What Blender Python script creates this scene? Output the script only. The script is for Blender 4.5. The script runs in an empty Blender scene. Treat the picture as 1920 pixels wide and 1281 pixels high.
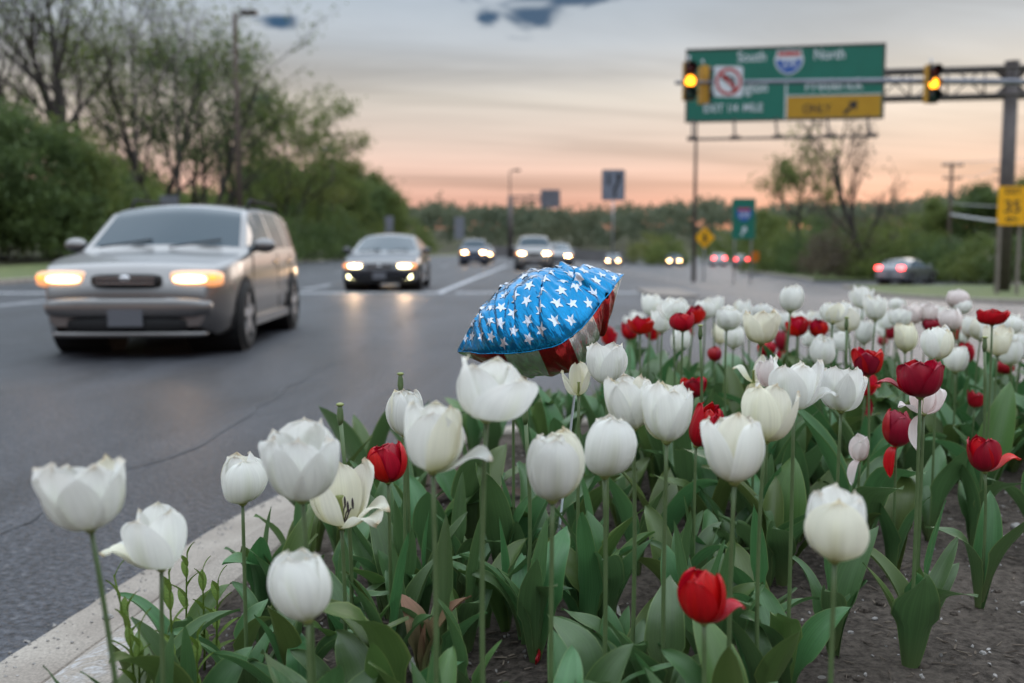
import bpy, bmesh, math, random
from mathutils import Vector, Matrix, Euler, noise as mnoise

# ------------------------------------------------------------------ camera, sky, sun, exposure
sc = bpy.context.scene
COL = sc.collection
F_PX, CX, CY = 1866.7, 960.0, 640.5          # photo pixels (1920 x 1281), 35 mm lens on 36 mm film
CAM_H = 1.0
PITCH = math.atan((CY - 468.0) / F_PX)
cam_d = bpy.data.cameras.new('camera')
cam = bpy.data.objects.new('camera', cam_d)
COL.objects.link(cam)
cam.location = (0, 0, CAM_H)
cam.rotation_euler = (math.pi / 2 - PITCH, 0, 0)
cam_d.lens, cam_d.sensor_width = 35.0, 36.0
cam_d.clip_start, cam_d.clip_end = 0.05, 6000
cam_d.dof.use_dof = True
cam_d.dof.focus_distance = 1.95
cam_d.dof.aperture_fstop = 2.6
cam_d.dof.aperture_blades = 0
sc.camera = cam

SUN_EL, SUN_AZ = math.radians(9.0), math.radians(24.0)     # azimuth from +Y towards +X
world = bpy.data.worlds.new('World')
sc.world = world
world.use_nodes = True
wn, wl = world.node_tree.nodes, world.node_tree.links
wn.clear()


def wnode(t, **kw):
    n = wn.new(t)
    for k, v in kw.items():
        setattr(n, k, v)
    return n


def wmath(op, a, b=None, c=None):
    n = wnode('ShaderNodeMath', operation=op)
    for i, v in enumerate((a, b, c)):
        if v is None:
            continue
        if isinstance(v, (int, float)):
            n.inputs[i].default_value = v
        else:
            wl.new(v, n.inputs[i])
    return n.outputs[0]


def s2l(c):
    return tuple(((v / 255) / 12.92 if v / 255 <= 0.04045 else ((v / 255 + 0.055) / 1.055) ** 2.4) for v in c)


def pix_dir(px, py):
    a, b = (px - CX) / F_PX, -(py - CY) / F_PX
    c, s = math.cos(PITCH), math.sin(PITCH)
    return Vector((a, c + b * s, -s + b * c))


SKY_GAIN = 1.0
w_out = wnode('ShaderNodeOutputWorld')
w_bg = wnode('ShaderNodeBackground')
w_bg.inputs['Strength'].default_value = 0.1
wl.new(w_bg.outputs[0], w_out.inputs[0])
nish = wnode('ShaderNodeTexSky', sky_type='NISHITA')
nish.sun_disc = False
nish.sun_elevation = SUN_EL
nish.sun_rotation = SUN_AZ
nish.air_density, nish.dust_density, nish.ozone_density = 1.0, 1.5, 2.0
tcw = wnode('ShaderNodeTexCoord')
sepw = wnode('ShaderNodeSeparateXYZ')
wl.new(tcw.outputs['Generated'], sepw.inputs[0])
# a veil of dusk cloud: colour by height above the horizon, the same all the way round
elev = wmath('MAXIMUM', sepw.outputs[2], 0.0)
fac = wmath('POWER', elev, 0.5)
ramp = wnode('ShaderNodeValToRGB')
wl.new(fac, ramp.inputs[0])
stops = [(0.00, (234, 156, 132)), (0.17, (233, 165, 146)), (0.25, (225, 181, 163)), (0.33, (217, 197, 184)),
         (0.385, (211, 203, 193)), (0.445, (184, 190, 196)), (0.50, (164, 176, 188)), (0.60, (178, 193, 210))]
el = ramp.color_ramp.elements
while len(el) < len(stops):
    el.new(0.5)
for e, (p, c) in zip(el, stops):
    e.position = p * 0.999
    e.color = tuple(v * 0.46 for v in s2l(c)) + (1,)
for p, c in ((0.70, (1.36, 1.52, 1.70)), (0.84, (1.84, 2.05, 2.28)), (1.0, (1.84, 2.05, 2.30))):     # unseen sky overhead, raised brighter and bluer to light the flowers
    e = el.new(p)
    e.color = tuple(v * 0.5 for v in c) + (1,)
# long thin streaks: noise on a flat cloud deck, stretched
deck = wmath('ADD', elev, 0.10)
dx = wmath('DIVIDE', sepw.outputs[0], deck)
dy = wmath('DIVIDE', sepw.outputs[1], deck)
cmb = wnode('ShaderNodeCombineXYZ')
wl.new(wmath('MULTIPLY', wmath('ADD', dx, wmath('MULTIPLY', dy, 0.28)), 0.32), cmb.inputs[0])
wl.new(wmath('MULTIPLY', wmath('SUBTRACT', dy, wmath('MULTIPLY', dx, 0.12)), 1.5), cmb.inputs[1])
nz = wnode('ShaderNodeTexNoise')
nz.inputs['Scale'].default_value = 1.0
nz.inputs['Detail'].default_value = 7
nz.inputs['Roughness'].default_value = 0.55
nz.inputs['Distortion'].default_value = 0.7
wl.new(cmb.outputs[0], nz.inputs['Vector'])
mr = wnode('ShaderNodeMapRange')
wl.new(nz.outputs[0], mr.inputs[0])
mr.inputs[1].default_value, mr.inputs[2].default_value = 0.33, 0.66
mr.inputs[3].default_value, mr.inputs[4].default_value = 0.68, 1.10
streak = wnode('ShaderNodeMixRGB', blend_type='MULTIPLY')
streak.inputs[0].default_value = 1.0
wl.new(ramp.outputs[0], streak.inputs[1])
wl.new(mr.outputs[0], streak.inputs[2])
# warm glow low around where the sun went down
sd = Vector((math.sin(math.radians(17)), math.cos(math.radians(17)), 0.02)).normalized()
dotn = wnode('ShaderNodeVectorMath', operation='DOT_PRODUCT')
wl.new(tcw.outputs['Generated'], dotn.inputs[0])
dotn.inputs[1].default_value = sd
gl = wmath('POWER', wmath('MAXIMUM', dotn.outputs['Value'], 0.0), 55.0)
glz = wmath('MULTIPLY', gl, wmath('POWER', wmath('SUBTRACT', 1.0, wmath('MINIMUM', elev, 1.0)), 48.0))
glow = wnode('ShaderNodeMixRGB', blend_type='ADD')
wl.new(wmath('MULTIPLY', glz, 1.0), glow.inputs[0])
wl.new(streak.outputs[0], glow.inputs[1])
glow.inputs[2].default_value = (0.42, 0.09, 0.0, 1)
veil = wnode('ShaderNodeMixRGB', blend_type='MULTIPLY')
veil.inputs[0].default_value = 1.0
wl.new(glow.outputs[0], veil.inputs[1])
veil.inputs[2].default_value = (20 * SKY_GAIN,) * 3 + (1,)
# holes in the veil where deep dusk blue shows
nz2 = wnode('ShaderNodeTexNoise')
nz2.inputs['Scale'].default_value = 17
nz2.inputs['Detail'].default_value = 6
nz2.inputs['Distortion'].default_value = 0.6
mp2 = wnode('ShaderNodeMapping')
mp2.inputs['Scale'].default_value = (1, 1, 2.6)
wl.new(tcw.outputs['Generated'], mp2.inputs[0])
wl.new(mp2.outputs[0], nz2.inputs['Vector'])
hole = None
for (px, py, rx, rz) in ((1000, 26, 0.036, 0.018), (1030, -4, 0.075, 0.010), (912, 32, 0.018, 0.009), (517, 43, 0.022, 0.0075),
                         (612, 279, 0.022, 0.003), (498, 192, 0.018, 0.007), (1560, -120, 0.06, 0.02), (500, -180, 0.05, 0.02)):
    d = pix_dir(px, py).normalized()
    ddx = wmath('DIVIDE', wmath('SUBTRACT', sepw.outputs[0], d.x), rx)
    ddz = wmath('DIVIDE', wmath('SUBTRACT', sepw.outputs[2], d.z), rz)
    r2 = wmath('ADD', wmath('MULTIPLY', ddx, ddx), wmath('MULTIPLY', ddz, ddz))
    r = wmath('SQRT', r2)
    v = wmath('SUBTRACT', 1.0, r)
    front = wmath('GREATER_THAN', sepw.outputs[1], 0.0)
    v = wmath('MULTIPLY', wmath('ADD', v, 0.0), front)
    hole = v if hole is None else wmath('MAXIMUM', hole, v)
hv = wmath('ADD', hole, wmath('MULTIPLY', wmath('SUBTRACT', nz2.outputs[0], 0.5), 3.6))
hm = wnode('ShaderNodeMapRange', interpolation_type='SMOOTHSTEP')
wl.new(hv, hm.inputs[0])
hm.inputs[1].default_value, hm.inputs[2].default_value = -0.05, 0.85
hm.inputs[3].default_value, hm.inputs[4].default_value = 0.0, 0.97
hsm = wnode('ShaderNodeMapRange', interpolation_type='SMOOTHSTEP')
wl.new(hole, hsm.inputs[0])
hsm.inputs[1].default_value, hsm.inputs[2].default_value = -0.8, 0.15
hgate = wmath('MULTIPLY', hm.outputs[0], hsm.outputs[0])
nmul = wnode('ShaderNodeMixRGB', blend_type='MIX')      # dusk sky seen through a hole: mostly the air's own blue
nmul.inputs[0].default_value = 0.97
wl.new(nish.outputs[0], nmul.inputs[1])
nmul.inputs[2].default_value = (0.08, 0.52, 1.20, 1)
mixw = wnode('ShaderNodeMixRGB', blend_type='MIX')
wl.new(hgate, mixw.inputs[0])
wl.new(veil.outputs[0], mixw.inputs[1])
wl.new(nmul.outputs[0], mixw.inputs[2])
mixn = wnode('ShaderNodeMixRGB', blend_type='MIX')      # thin veil: a little of the clear sky everywhere
mixn.inputs[0].default_value = 0.03
wl.new(mixw.outputs[0], mixn.inputs[1])
wl.new(nish.outputs[0], mixn.inputs[2])
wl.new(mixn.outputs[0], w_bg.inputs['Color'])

sun_d = bpy.data.lights.new('sun', 'SUN')
sun_d.energy = 0.5
sun_d.angle = math.radians(25)
sun_d.color = (1.0, 0.87, 0.77)
sun = bpy.data.objects.new('sun', sun_d)
COL.objects.link(sun)
S = Vector((math.sin(SUN_AZ) * math.cos(SUN_EL), math.cos(SUN_AZ) * math.cos(SUN_EL), math.sin(SUN_EL)))
sun.rotation_euler = (-S).to_track_quat('-Z', 'Y').to_euler()

vs = sc.view_settings
vs.view_transform = 'Standard'
vs.look = 'None'
vs.exposure = 0.35
vs.gamma = 1.0
vs.use_curve_mapping = False
sc.render.engine = 'CYCLES'
cy = sc.cycles
cy.use_denoising = True
cy.max_bounces = 7
cy.diffuse_bounces = 3
cy.glossy_bounces = 3
cy.transmission_bounces = 4
cy.transparent_max_bounces = 8
cy.caustics_reflective = False
cy.caustics_refractive = False
cy.sample_clamp_indirect = 6.0

rnd = random.Random(7)
R = math.radians


# ------------------------------------------------------------------ helpers
def smooth(a, b, x):
    t = min(1.0, max(0.0, (x - a) / (b - a)))
    return t * t * (3 - 2 * t)


def gz(x, y):
    """height of the roadway and verge: flat, dipping on the far side of the crossing to the right"""
    z = -0.92 * smooth(4.0, 11.0, x) * smooth(8, 45, y) * (1 - 0.6 * smooth(110, 200, y))
    z += 0.9 * smooth(-16.5, -30, x) * smooth(28, 60, y)
    return z


def at(px, py, Y):
    d = pix_dir(px, py)
    t = Y / d.y
    return Vector((0, 0, CAM_H)) + d * t


def ground_at(px, py, z=0.0):
    d = pix_dir(px, py)
    t = (z - CAM_H) / d.z
    return Vector((0, 0, CAM_H)) + d * t


def to_px(p):
    c, s = math.cos(PITCH), math.sin(PITCH)
    q = Vector(p) - Vector((0, 0, CAM_H))
    f = q.y * c - q.z * s
    u = q.y * s + q.z * c
    return CX + F_PX * q.x / f, CY - F_PX * u / f


def link_mesh(name, verts, faces, mat=None, parent=None, smooth_shade=True, uvs=None, kind=None):
    me = bpy.data.meshes.new(name)
    me.from_pydata([tuple(v) for v in verts], [], faces)
    if uvs is not None:
        uvl = me.uv_layers.new(name='UVMap')
        for lp in me.loops:
            uvl.data[lp.index].uv = uvs[lp.vertex_index]
    if smooth_shade:
        me.polygons.foreach_set('use_smooth', [True] * len(me.polygons))
    if mat is not None:
        me.materials.append(mat)
    me.update()
    o = bpy.data.objects.new(name, me)
    COL.objects.link(o)
    if parent is not None:
        o.parent = parent
    if kind:
        o['kind'] = kind
    return o


class MB:
    """collects shapes of ONE part"""

    def __init__(s):
        s.v, s.f = [], []

    def add(s, verts, faces):
        b = len(s.v)
        s.v += [Vector(v) for v in verts]
        s.f += [tuple(i + b for i in f) for f in faces]
        return s

    def box(s, c, size, rot=None):
        x, y, z = size[0] / 2, size[1] / 2, size[2] / 2
        vs_ = [Vector(p) for p in ((-x, -y, -z), (x, -y, -z), (x, y, -z), (-x, y, -z), (-x, -y, z), (x, -y, z), (x, y, z), (-x, y, z))]
        m = Euler(rot).to_matrix() if rot else Matrix.Identity(3)
        return s.add([m @ v + Vector(c) for v in vs_], [(0, 3, 2, 1), (4, 5, 6, 7), (0, 1, 5, 4), (1, 2, 6, 5), (2, 3, 7, 6), (3, 0, 4, 7)])

    def tube(s, pts, radii, n=8, cap=True):
        pts = [Vector(p) for p in pts]
        if isinstance(radii, (int, float)):
            radii = [radii] * len(pts)
        b = len(s.v)
        prev = None
        for i, p in enumerate(pts):
            t = (pts[min(i + 1, len(pts) - 1)] - pts[max(i - 1, 0)])
            if t.length < 1e-9:
                t = Vector((0, 0, 1))
            t.normalize()
            if prev is None:
                a = t.orthogonal().normalized()
            else:
                a = prev - t * prev.dot(t)
                a = a.normalized() if a.length > 1e-6 else t.orthogonal().normalized()
            prev = a
            bb = t.cross(a)
            for k in range(n):
                an = 2 * math.pi * k / n
                s.v.append(p + (a * math.cos(an) + bb * math.sin(an)) * radii[i])
        for i in range(len(pts) - 1):
            for k in range(n):
                k2 = (k + 1) % n
                s.f.append((b + i * n + k, b + i * n + k2, b + (i + 1) * n + k2, b + (i + 1) * n + k))
        if cap:
            s.f.append(tuple(b + k for k in reversed(range(n))))
            e = b + (len(pts) - 1) * n
            s.f.append(tuple(e + k for k in range(n)))
        return s

    def prism(s, poly, z0, z1):
        n = len(poly)
        vs_ = [(x, y, z0) for x, y in poly] + [(x, y, z1) for x, y in poly]
        return s.add(vs_, [tuple(reversed(range(n))), tuple(range(n, 2 * n))] + [(i, (i + 1) % n, n + (i + 1) % n, n + i) for i in range(n)])

    def ellipsoid(s, c, r, nu=12, nv=8, fn=None):
        b = len(s.v)
        c = Vector(c)
        for j in range(nv + 1):
            th = math.pi * j / nv
            for i in range(nu):
                ph = 2 * math.pi * i / nu
                p = Vector((math.sin(th) * math.cos(ph), math.sin(th) * math.sin(ph), math.cos(th)))
                if fn:
                    p = fn(p)
                s.v.append(c + Vector((p.x * r[0], p.y * r[1], p.z * r[2])))
        for j in range(nv):
            for i in range(nu):
                i2 = (i + 1) % nu
                s.f.append((b + j * nu + i, b + (j + 1) * nu + i, b + (j + 1) * nu + i2, b + j * nu + i2))
        return s

    def rbox(s, c, r, e=0.45):
        f = lambda v: math.copysign(abs(v) ** e, v)
        return s.ellipsoid(c, r, 20, 12, lambda p: Vector((f(p.x), f(p.y), f(p.z))) if True else p)

    def xf(s, m):
        s.v = [m @ v for v in s.v]
        return s

    def build(s, name, mat, parent=None, sm=False, kind=None):
        return link_mesh(name, s.v, s.f, mat, parent, sm, kind=kind)


def tag(o, label, cat, group=None):
    o['label'] = label
    o['category'] = cat
    if group:
        o['group'] = group
    return o


def thing(name, label, cat, loc=(0, 0, 0), rotz=0.0, group=None):
    o = bpy.data.objects.new(name, None)
    o.empty_display_size = 0.1
    COL.objects.link(o)
    o.location = loc
    o.rotation_euler = (0, 0, rotz)
    return tag(o, label, cat, group)


def struct(o):
    o['kind'] = 'structure'
    return o


# ------------------------------------------------------------------ materials
def new_mat(name):
    m = bpy.data.materials.new(name)
    m.use_nodes = True
    nt = m.node_tree
    return m, nt, nt.nodes, nt.links, nt.nodes['Principled BSDF']


def mat(name, c1, c2=None, rough=0.6, metal=0.0, scale=6.0, detail=4, bump=0.0, bump_scale=None, emit=None, strength=0.0, coat=0.0, spec=0.5, coords='Object', stretch=(1, 1, 1), lo=0.35, hi=0.65):
    m, nt, N, L, b = new_mat(name)
    b.inputs['Base Color'].default_value = (*c1, 1)
    b.inputs['Roughness'].default_value = rough
    b.inputs['Metallic'].default_value = metal
    b.inputs['Specular IOR Level'].default_value = spec
    b.inputs['Coat Weight'].default_value = coat
    b.inputs['Coat Roughness'].default_value = 0.06
    if emit:
        b.inputs['Emission Color'].default_value = (*emit, 1)
        b.inputs['Emission Strength'].default_value = strength
    if c2 is not None or bump:
        tc = N.new('ShaderNodeTexCoord')
        mp = N.new('ShaderNodeMapping')
        mp.inputs['Scale'].default_value = stretch
        L.new(tc.outputs[coords], mp.inputs[0])
    if c2 is not None:
        n = N.new('ShaderNodeTexNoise')
        n.inputs['Scale'].default_value = scale
        n.inputs['Detail'].default_value = detail
        L.new(mp.outputs[0], n.inputs['Vector'])
        r = N.new('ShaderNodeValToRGB')
        r.color_ramp.elements[0].position, r.color_ramp.elements[1].position = lo, hi
        r.color_ramp.elements[0].color, r.color_ramp.elements[1].color = (*c1, 1), (*c2, 1)
        L.new(n.outputs[0], r.inputs[0])
        L.new(r.outputs[0], b.inputs['Base Color'])
    if bump:
        n2 = N.new('ShaderNodeTexNoise')
        n2.inputs['Scale'].default_value = bump_scale or scale * 4
        n2.inputs['Detail'].default_value = 5
        L.new(mp.outputs[0], n2.inputs['Vector'])
        bp = N.new('ShaderNodeBump')
        bp.inputs['Strength'].default_value = bump
        bp.inputs['Distance'].default_value = 0.01
        L.new(n2.outputs[0], bp.inputs['Height'])
        L.new(bp.outputs[0], b.inputs['Normal'])
    return m


def leafy(name, c1, c2, scale=0.6, trans=0.35, rough=0.6):
    """foliage: two greens in clumps, some light through the leaf"""
    m, nt, N, L, b = new_mat(name)
    tc = N.new('ShaderNodeTexCoord')
    n = N.new('ShaderNodeTexNoise')
    n.inputs['Scale'].default_value = scale
    n.inputs['Detail'].default_value = 3
    L.new(tc.outputs['Object'], n.inputs['Vector'])
    r = N.new('ShaderNodeValToRGB')
    r.color_ramp.elements[0].position, r.color_ramp.elements[1].position = 0.35, 0.68
    r.color_ramp.elements[0].color, r.color_ramp.elements[1].color = (*c1, 1), (*c2, 1)
    L.new(n.outputs[0], r.inputs[0])
    L.new(r.outputs[0], b.inputs['Base Color'])
    b.inputs['Roughness'].default_value = rough
    b.inputs['Specular IOR Level'].default_value = 0.25
    t = N.new('ShaderNodeBsdfTranslucent')
    L.new(r.outputs[0], t.inputs[0])
    mx = N.new('ShaderNodeMixShader')
    mx.inputs[0].default_value = trans
    L.new(b.outputs[0], mx.inputs[1])
    L.new(t.outputs[0], mx.inputs[2])
    L.new(mx.outputs[0], N['Material Output'].inputs[0])
    return m


def uv_mat(name, base, tip, mid=None, vein=0.10, vein_scale=(26, 1.5), rough=0.42, trans=0.25, edge=None, spec=0.35, bump=0.12, ramp=(0.0, 0.22), tint=0.06, hue=None, streak=None, tip_edge=None):
    """petal or leaf: UV x across, y from base to tip; colour at the base, fine veins along it"""
    m, nt, N, L, b = new_mat(name)
    uv = N.new('ShaderNodeTexCoord')
    sp = N.new('ShaderNodeSeparateXYZ')
    L.new(uv.outputs['UV'], sp.inputs[0])
    cr = N.new('ShaderNodeValToRGB')
    cr.color_ramp.elements[0].position, cr.color_ramp.elements[1].position = ramp
    cr.color_ramp.elements[0].color, cr.color_ramp.elements[1].color = (*base, 1), (*tip, 1)
    if mid is not None:
        e = cr.color_ramp.elements.new(0.6 if tip_edge is None else 0.90)
        e.color = (*mid, 1)
        cr.color_ramp.elements[-1].position = 1.0
    if tip_edge is not None:
        for p_, c_ in ((0.93, tip), (1.0, tip_edge)):
            e = cr.color_ramp.elements.new(p_)
            e.color = (*c_, 1)
    L.new(sp.outputs[1], cr.inputs[0])
    col = cr.outputs[0]
    mp = N.new('ShaderNodeMapping')
    mp.inputs['Scale'].default_value = (vein_scale[0], vein_scale[1], 1)
    L.new(uv.outputs['UV'], mp.inputs[0])
    oi = N.new('ShaderNodeObjectInfo')
    n = N.new('ShaderNodeTexNoise')
    n.noise_dimensions = '4D'
    n.inputs['Scale'].default_value = 1.0
    n.inputs['Detail'].default_value = 3
    L.new(mp.outputs[0], n.inputs['Vector'])
    mw = N.new('ShaderNodeMath')
    mw.operation = 'MULTIPLY'
    mw.inputs[1].default_value = 40
    L.new(oi.outputs['Random'], mw.inputs[0])
    L.new(mw.outputs[0], n.inputs['W'])
    r = N.new('ShaderNodeMapRange')
    r.inputs[1].default_value, r.inputs[2].default_value = 0.25, 0.75
    r.inputs[3].default_value, r.inputs[4].default_value = 1 - vein, 1 + vein * 0.6
    L.new(n.outputs[0], r.inputs[0])
    mu = N.new('ShaderNodeMixRGB')
    mu.blend_type = 'MULTIPLY'
    mu.inputs[0].default_value = 1
    L.new(col, mu.inputs[1])
    L.new(r.outputs[0], mu.inputs[2])
    col = mu.outputs[0]
    hs = N.new('ShaderNodeHueSaturation')       # each one a touch different
    rr = N.new('ShaderNodeMapRange')
    rr.inputs[3].default_value, rr.inputs[4].default_value = 1 - tint * 2, 1 + tint
    L.new(oi.outputs['Random'], rr.inputs[0])
    L.new(rr.outputs[0], hs.inputs['Value'])
    rh = N.new('ShaderNodeMapRange')
    hue = tint * 0.25 if hue is None else hue
    rh.inputs[3].default_value, rh.inputs[4].default_value = 0.5 - hue, 0.5 + hue * 0.6
    L.new(mw.outputs[0], rh.inputs[0])
    rh.inputs[2].default_value = 40
    L.new(rh.outputs[0], hs.inputs['Hue'])
    L.new(col, hs.inputs['Color'])
    col = hs.outputs[0]
    if edge is not None:                         # pale margin
        ab = N.new('ShaderNodeMath')
        ab.operation = 'SUBTRACT'
        L.new(sp.outputs[0], ab.inputs[0])
        ab.inputs[1].default_value = 0.5
        aa = N.new('ShaderNodeMath')
        aa.operation = 'ABSOLUTE'
        L.new(ab.outputs[0], aa.inputs[0])
        er = N.new('ShaderNodeMapRange')
        er.inputs[1].default_value, er.inputs[2].default_value = 0.46, 0.5
        er.inputs[3].default_value, er.inputs[4].default_value = 0.0, 0.8
        L.new(aa.outputs[0], er.inputs[0])
        em = N.new('ShaderNodeMixRGB')
        L.new(er.outputs[0], em.inputs[0])
        L.new(col, em.inputs[1])
        em.inputs[2].default_value = (*edge, 1)
        col = em.outputs[0]
    if streak is not None:                       # flush of colour up the middle of the petal
        ab = N.new('ShaderNodeMath')
        ab.operation = 'SUBTRACT'
        L.new(sp.outputs[0], ab.inputs[0])
        ab.inputs[1].default_value = 0.5
        aa = N.new('ShaderNodeMath')
        aa.operation = 'ABSOLUTE'
        L.new(ab.outputs[0], aa.inputs[0])
        er = N.new('ShaderNodeMapRange')
        er.inputs[1].default_value, er.inputs[2].default_value = 0.0, 0.17
        er.inputs[3].default_value, er.inputs[4].default_value = 0.75, 0.0
        L.new(aa.outputs[0], er.inputs[0])
        e2 = N.new('ShaderNodeMapRange')
        e2.inputs[1].default_value, e2.inputs[2].default_value = 0.1, 0.85
        e2.inputs[3].default_value, e2.inputs[4].default_value = 1.0, 0.0
        L.new(sp.outputs[1], e2.inputs[0])
        e3 = N.new('ShaderNodeMath')
        e3.operation = 'MULTIPLY'
        L.new(er.outputs[0], e3.inputs[0])
        L.new(e2.outputs[0], e3.inputs[1])
        em = N.new('ShaderNodeMixRGB')
        L.new(e3.outputs[0], em.inputs[0])
        L.new(col, em.inputs[1])
        em.inputs[2].default_value = (*streak, 1)
        col = em.outputs[0]
    L.new(col, b.inputs['Base Color'])
    b.inputs['Roughness'].default_value = rough
    b.inputs['Specular IOR Level'].default_value = spec
    bp = N.new('ShaderNodeBump')
    bp.inputs['Strength'].default_value = bump
    bp.inputs['Distance'].default_value = 0.002
    L.new(n.outputs[0], bp.inputs['Height'])
    L.new(bp.outputs[0], b.inputs['Normal'])
    t = N.new('ShaderNodeBsdfTranslucent')
    L.new(col, t.inputs[0])
    mx = N.new('ShaderNodeMixShader')
    mx.inputs[0].default_value = trans
    L.new(b.outputs[0], mx.inputs[1])
    L.new(t.outputs[0], mx.inputs[2])
    L.new(mx.outputs[0], N['Material Output'].inputs[0])
    return m


M = {}
M['white_petal'] = uv_mat('white_petal', (0.60, 0.64, 0.34), (0.91, 0.91, 0.87), vein=0.10, vein_scale=(34, 1.2), trans=0.50, rough=0.55, ramp=(0.0, 0.30), streak=(0.70, 0.74, 0.52), bump=0.4, spec=0.25, tip_edge=(0.80, 0.74, 0.62))
M['ivory_petal'] = uv_mat('ivory_petal', (0.62, 0.60, 0.26), (0.89, 0.87, 0.74), vein=0.10, vein_scale=(34, 1.2), trans=0.48, rough=0.55, ramp=(0.0, 0.45), streak=(0.74, 0.72, 0.42), bump=0.4, spec=0.25, tip_edge=(0.74, 0.62, 0.42))
M['pink_petal'] = uv_mat('pink_petal', (0.82, 0.76, 0.64), (0.85, 0.72, 0.69), mid=(0.86, 0.81, 0.77), vein=0.08, trans=0.30, rough=0.5)
M['red_petal'] = uv_mat('red_petal', (0.36, 0.07, 0.02), (0.56, 0.007, 0.016), vein=0.26, trans=0.26, rough=0.36, ramp=(0.0, 0.10), tint=0.10, hue=0.008)
M['dark_red_petal'] = uv_mat('dark_red_petal', (0.35, 0.10, 0.02), (0.34, 0.006, 0.018), vein=0.2, trans=0.16, rough=0.36, ramp=(0.0, 0.09), tint=0.10, hue=0.008)
M['tulip_leaf'] = uv_mat('tulip_leaf', (0.10, 0.17, 0.06), (0.072, 0.168, 0.058), vein=0.26, vein_scale=(38, 1.0), trans=0.24, rough=0.40, edge=(0.18, 0.26, 0.09), spec=0.5, bump=0.35, ramp=(0.0, 0.35), tint=0.14)
M['tulip_leaf_warm'] = uv_mat('tulip_leaf_warm', (0.12, 0.18, 0.05), (0.085, 0.150, 0.040), vein=0.18, vein_scale=(38, 1.0), trans=0.22, rough=0.42, edge=(0.20, 0.26, 0.08), spec=0.45, bump=0.10, tint=0.12)
M['withered_leaf'] = uv_mat('withered_leaf', (0.14, 0.16, 0.06), (0.22, 0.12, 0.07), vein=0.3, trans=0.15, rough=0.7, ramp=(0.2, 0.8))
M['stem'] = mat('stem', (0.075, 0.125, 0.045), (0.10, 0.15, 0.06), rough=0.45, scale=30)
M['pistil'] = mat('pistil', (0.18, 0.24, 0.06), (0.26, 0.28, 0.09), rough=0.5, scale=60)
M['anther'] = mat('anther', (0.035, 0.022, 0.03), rough=0.8)
M['weed'] = leafy('weed', (0.09, 0.16, 0.025), (0.15, 0.22, 0.04), scale=14, trans=0.3)
M['pole'] = mat('pole', (0.075, 0.062, 0.062), (0.10, 0.085, 0.08), rough=0.55, scale=3, metal=0.3)
M['galv'] = mat('galv', (0.33, 0.34, 0.37), (0.42, 0.43, 0.46), rough=0.45, scale=5, metal=0.6)
M['sign_back'] = mat('sign_back', (0.17, 0.18, 0.22), (0.22, 0.23, 0.27), rough=0.5, scale=2, metal=0.4)
M['wood_pole'] = mat('wood_pole', (0.07, 0.05, 0.04), (0.11, 0.085, 0.07), rough=0.9, scale=4, stretch=(6, 6, 0.5))
M['sign_green'] = mat('sign_green', (0.0, 0.125, 0.088), (0.0, 0.14, 0.10), rough=0.45, scale=1.2)
M['sign_white'] = mat('sign_white', (0.55, 0.60, 0.66), (0.62, 0.66, 0.70), rough=0.45, scale=3)
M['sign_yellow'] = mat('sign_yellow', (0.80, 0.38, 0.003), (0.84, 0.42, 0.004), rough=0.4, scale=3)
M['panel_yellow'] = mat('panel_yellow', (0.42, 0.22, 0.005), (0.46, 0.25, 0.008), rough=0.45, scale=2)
M['sign_orange'] = mat('sign_orange', (0.62, 0.17, 0.01), rough=0.45)
M['sign_black'] = mat('sign_black', (0.012, 0.012, 0.014), rough=0.5)
M['sign_red'] = mat('sign_red', (0.42, 0.035, 0.03), rough=0.45)
M['sign_blue'] = mat('sign_blue', (0.012, 0.085, 0.36), rough=0.45)
M['bark'] = mat('bark', (0.026, 0.022, 0.020), (0.050, 0.042, 0.036), rough=0.95, scale=3, stretch=(4, 4, 1))
M['pale_bark'] = mat('pale_bark', (0.065, 0.056, 0.050), (0.11, 0.095, 0.085), rough=0.95, scale=3, stretch=(4, 4, 1))
M['leaf_dark'] = leafy('leaf_dark', (0.070, 0.110, 0.042), (0.125, 0.180, 0.058), trans=0.45)
M['leaf_mid'] = leafy('leaf_mid', (0.100, 0.140, 0.040), (0.180, 0.220, 0.062), trans=0.45)
M['leaf_spring'] = leafy('leaf_spring', (0.14, 0.165, 0.048), (0.23, 0.25, 0.070), trans=0.45)
M['leaf_brown'] = leafy('leaf_brown', (0.11, 0.09, 0.065), (0.16, 0.13, 0.085))
M['leaf_far'] = leafy('leaf_far', (0.095, 0.122, 0.080), (0.165, 0.180, 0.110), scale=0.06, trans=0.45)


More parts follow.
